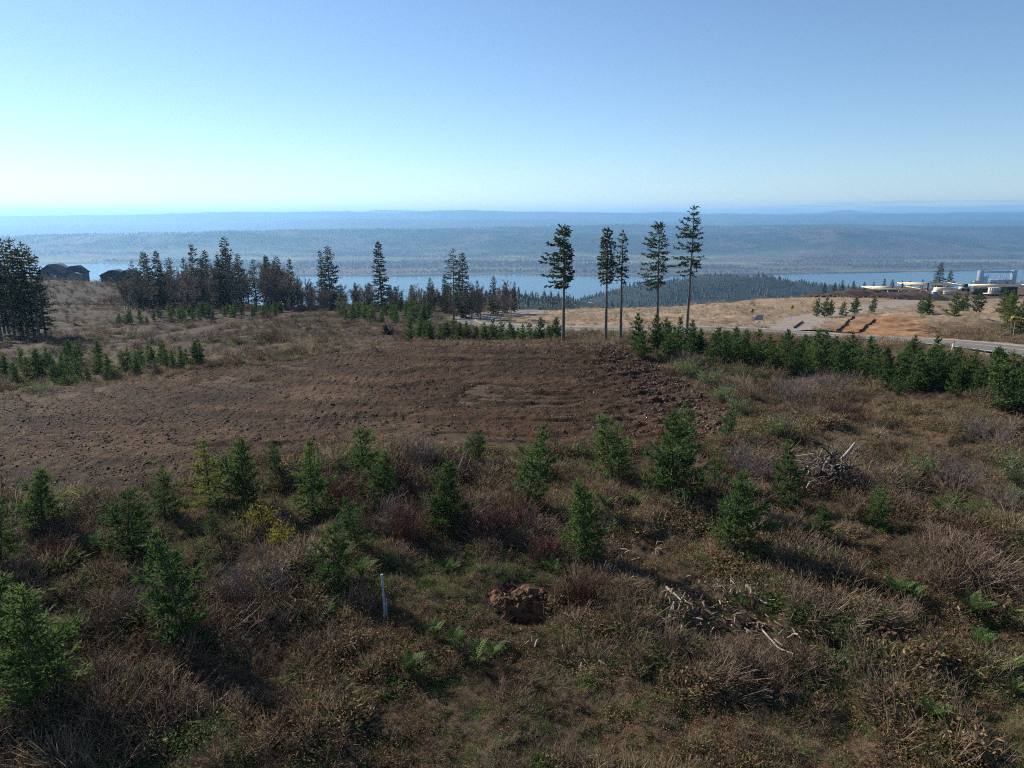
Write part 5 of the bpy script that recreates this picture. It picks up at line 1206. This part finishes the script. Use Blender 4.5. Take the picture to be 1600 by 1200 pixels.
p = PZ(1459, 228); o = empty('portable_toilet', p); tag(o, 'blue portable toilet standing on the building site', 'portable toilet')
mb = MB(); mb.box((0, 0, 1.05), (1.25, 1.25, 2.1)); mb.obj('cabin', M['blue'], o); mb = MB(); mb.box((-.1, -.65, 1.05), (.8, .06, 1.8)); mb.obj('door', plain('lighter_blue_door', (.06, .25, .55), .4, .1, 2), o)
mb = MB(); V = [(sx*.68, sy*.68, 2.1) for sy in (-1, 1) for sx in (-1, 1)]+[(sx*.4, sy*.4, 2.35) for sy in (-1, 1) for sx in (-1, 1)]; mb.add(V, [[0, 1, 5, 4], [1, 3, 7, 5], [3, 2, 6, 7], [2, 0, 4, 6], [4, 5, 7, 6]]); mb.obj('roof', M['white'], o); mb = MB(); mb.tube([(.45, .45, 2.2), (.45, .45, 2.6)], [.06, .06], 6); mb.obj('vent_pipe', M['white'], o)
p = PZ(1506, 250); o = empty('loader_machine', p); tag(o, 'small dark and pale machine behind the lumber', 'loader'); mb = MB(); mb.box((0, 0, .9), (3, 1.6, .9)); mb.obj('body', M['wrap'], o); mb = MB(); mb.box((.2, 0, 1.8), (1.3, 1.3, 1.1)); mb.obj('cab', M['dark_steel'], o)
for sx in (-1, 1):
    for sy in (-1, 1): mb = MB(); mb.tube([(sx*.95, sy*.75, .45), (sx*.95, sy*1.0, .45)], [.45, .45], 12); mb.obj('wheel', M['black'], o)
def container(px, D, w, d, h, mat, label, ribs=9):
    p = PZ(px, D); o = empty('container', p); tag(o, label, 'container'); mb = MB(); mb.box((0, 0, h/2), (w, d, h)); mb.obj('body', mat, o)
    for k in range(ribs): mb = MB(); mb.box((-w/2+w*(k+.5)/ribs, -d/2-.06, h/2), (.18, .1, h*.92)); mb.obj('rib', mat, o)
    mb = MB(); mb.box((0, 0, h+.05), (w+.1, d+.1, .12)); mb.obj('rim', mat, o)
container(1530, 240, 5, 2.4, 1.9, M['dark_steel'], 'low dark container left of the white tank'); container(1572, 238, 5.4, 2.4, 2.5, M['dark_steel'], 'taller dark container right of the white tank')
p = PZ(1551, 236); o = empty('water_tank', (p[0], p[1], p[2])); tag(o, 'white ribbed tank on a low trailer between the dark containers', 'tank')
mb = MB(); mb.tube([(0, 0, .9), (0, 0, 2.6)], [1.5, 1.5], 20); mb.obj('tank_body', M['wrap'], o); mb = MB(); mb.box((-.2, -.2, .72), (5, 2.3, .18)); mb.obj('trailer_deck', M['lumber'], o)
for sx in (-1, 1): mb = MB(); mb.tube([(sx*.7, -1.3, .36), (sx*.7, -1.05, .36)], [.36, .36], 10); mb.obj('wheel', M['black'], o)
for k in range(8): mb = MB(); a_ = math.pi*(1.1+.8*k/7); mb.box((1.52*math.cos(a_), 1.52*math.sin(a_), 1.75), (.1, .1, 1.6), a_); mb.obj('rib', M['galv'], o)
for i, (px, D, lab) in enumerate(((1366, 244, 'leftmost white bulk bag before the lumber'), (1372, 242, 'second white bulk bag before the lumber'), (1387, 242, 'third white bulk bag before the lumber'))):
    p = PZ(px, D); o = empty('bulk_bag', p); tag(o, lab, 'bulk bag', 'white bulk bags'); me_ = lump(990+i, M['wrap'], 1.0); b_ = link(bpy.data.objects.new('bag', me_), o); b_.scale = (1.5, 1.3, 1.3); b_.location = (0, 0, .45); mb = MB(); mb.tube([(-.3, 0, .9), (0, 0, 1.25), (.3, 0, .9)], [.05]*3, 5); mb.obj('strap', M['galv'], o)
p = PZ(1514, 222); o = empty('board_pile', p); tag(o, 'small white and red pile at the front of the building site', 'pile'); mb = MB(); mb.box((0, 0, .5), (2.4, .8, .3)); mb.obj('board', M['wrap'], o); mb = MB(); mb.box((-.6, -.1, .2), (1.0, .7, .34)); mb.obj('red_box', M['orange_p'], o)
for i, px in enumerate((1394, 1409, 1449)):
    p = PZ(px, 250); o = empty('upright_post', p); tag(o, ('left dark upright post among the timber frames', 'second dark upright post among the timber frames', 'right dark upright post behind the blue toilet')[i], 'post'); mb = MB(); mb.box((0, 0, 1.3), (.4, .3, 2.8)); mb.obj('post', M['root'], o); mb = MB(); mb.box((0, 0, .05), (.8, .8, .3)); mb.obj('footing', M['galv'], o)
mound('soil_bank', PZ(1358, 212), 24, 9, 1.9, 15, plain('dark_site_soil', (.055, .033, .023), .95, .4, .6, .8), 'broad dark brown bank of soil below the lumber yard', .09, 3.0, 3.0)
# churned soil in front of the site
g = np.random.default_rng(71); xy = np.column_stack([g.uniform(PAD[:, 0].min(), PAD[:, 0].max(), 6000), g.uniform(PAD[:, 1].min()-8, PAD[:, 1].max(), 6000)]); t_ = wpt(1460, 215, -25)
k = (sdist(xy[:, 0], xy[:, 1], PAD) > -3) & (xy[:, 0]/xy[:, 1] < t_[0]/t_[1]) & (xy[:, 1] < 236); xy = xy[k]
scatter('churned_soil', CL, np.column_stack([xy, gz(xy[:, 0], xy[:, 1])+.1]), g.uniform(0, 6.28, len(xy)), g.uniform(.4, 1.5, len(xy)), g.uniform(0, .7, len(xy)), 'dark brown churned soil spread before the lumber', 'soil', tilt=.3, seed=72)

# ------------------------------------------------------------------ riverside terminal
M['concrete'] = plain('pale_concrete', (.22, .23, .23), .8, .1, .05); M['slate'] = plain('blue_grey_cladding', (.10, .15, .22), .6, .1, .05)
Dt = 2520; X, Y = wpt(1552, Dt, -248); o = empty('grain_terminal', (X, Y, RIVER_Z), 0, (1, 1, 1.4)); tag(o, 'grey riverside terminal with tower, gallery and long shed at far right', 'terminal')
mb = MB(); mb.box((0, 0, 1.5), (175, 40, 5)); mb.obj('dock', M['concrete'], o); mb = MB(); mb.box((20, 0, 14), (72, 26, 22)); mb.obj('shed', M['slate'], o); mb = MB(); mb.box((20, 0, 25.8), (74, 28, 1.6)); mb.obj('shed_roof', M['concrete'], o)
mb = MB(); mb.box((-52, 0, 26), (13, 16, 46)); mb.obj('tower', M['concrete'], o); mb = MB(); mb.box((-36, 0, 19), (11, 14, 32)); mb.obj('lower_tower', M['galv'], o); mb = MB(); mb.box((-66, 0, 13), (10, 14, 20)); mb.obj('silo_block', M['concrete'], o)
mb = MB(); mb.box((6, -6, 46), (110, 5, 4)); mb.obj('gallery', M['concrete'], o); mb = MB(); mb.box((58, -6, 33), (13, 14, 34)); mb.obj('transfer_tower', M['concrete'], o)
for k in range(4): mb = MB(); mb.box((-28+k*20, -6, 34), (1.6, 1.6, 22)); mb.obj('gallery_leg', M['galv'], o)
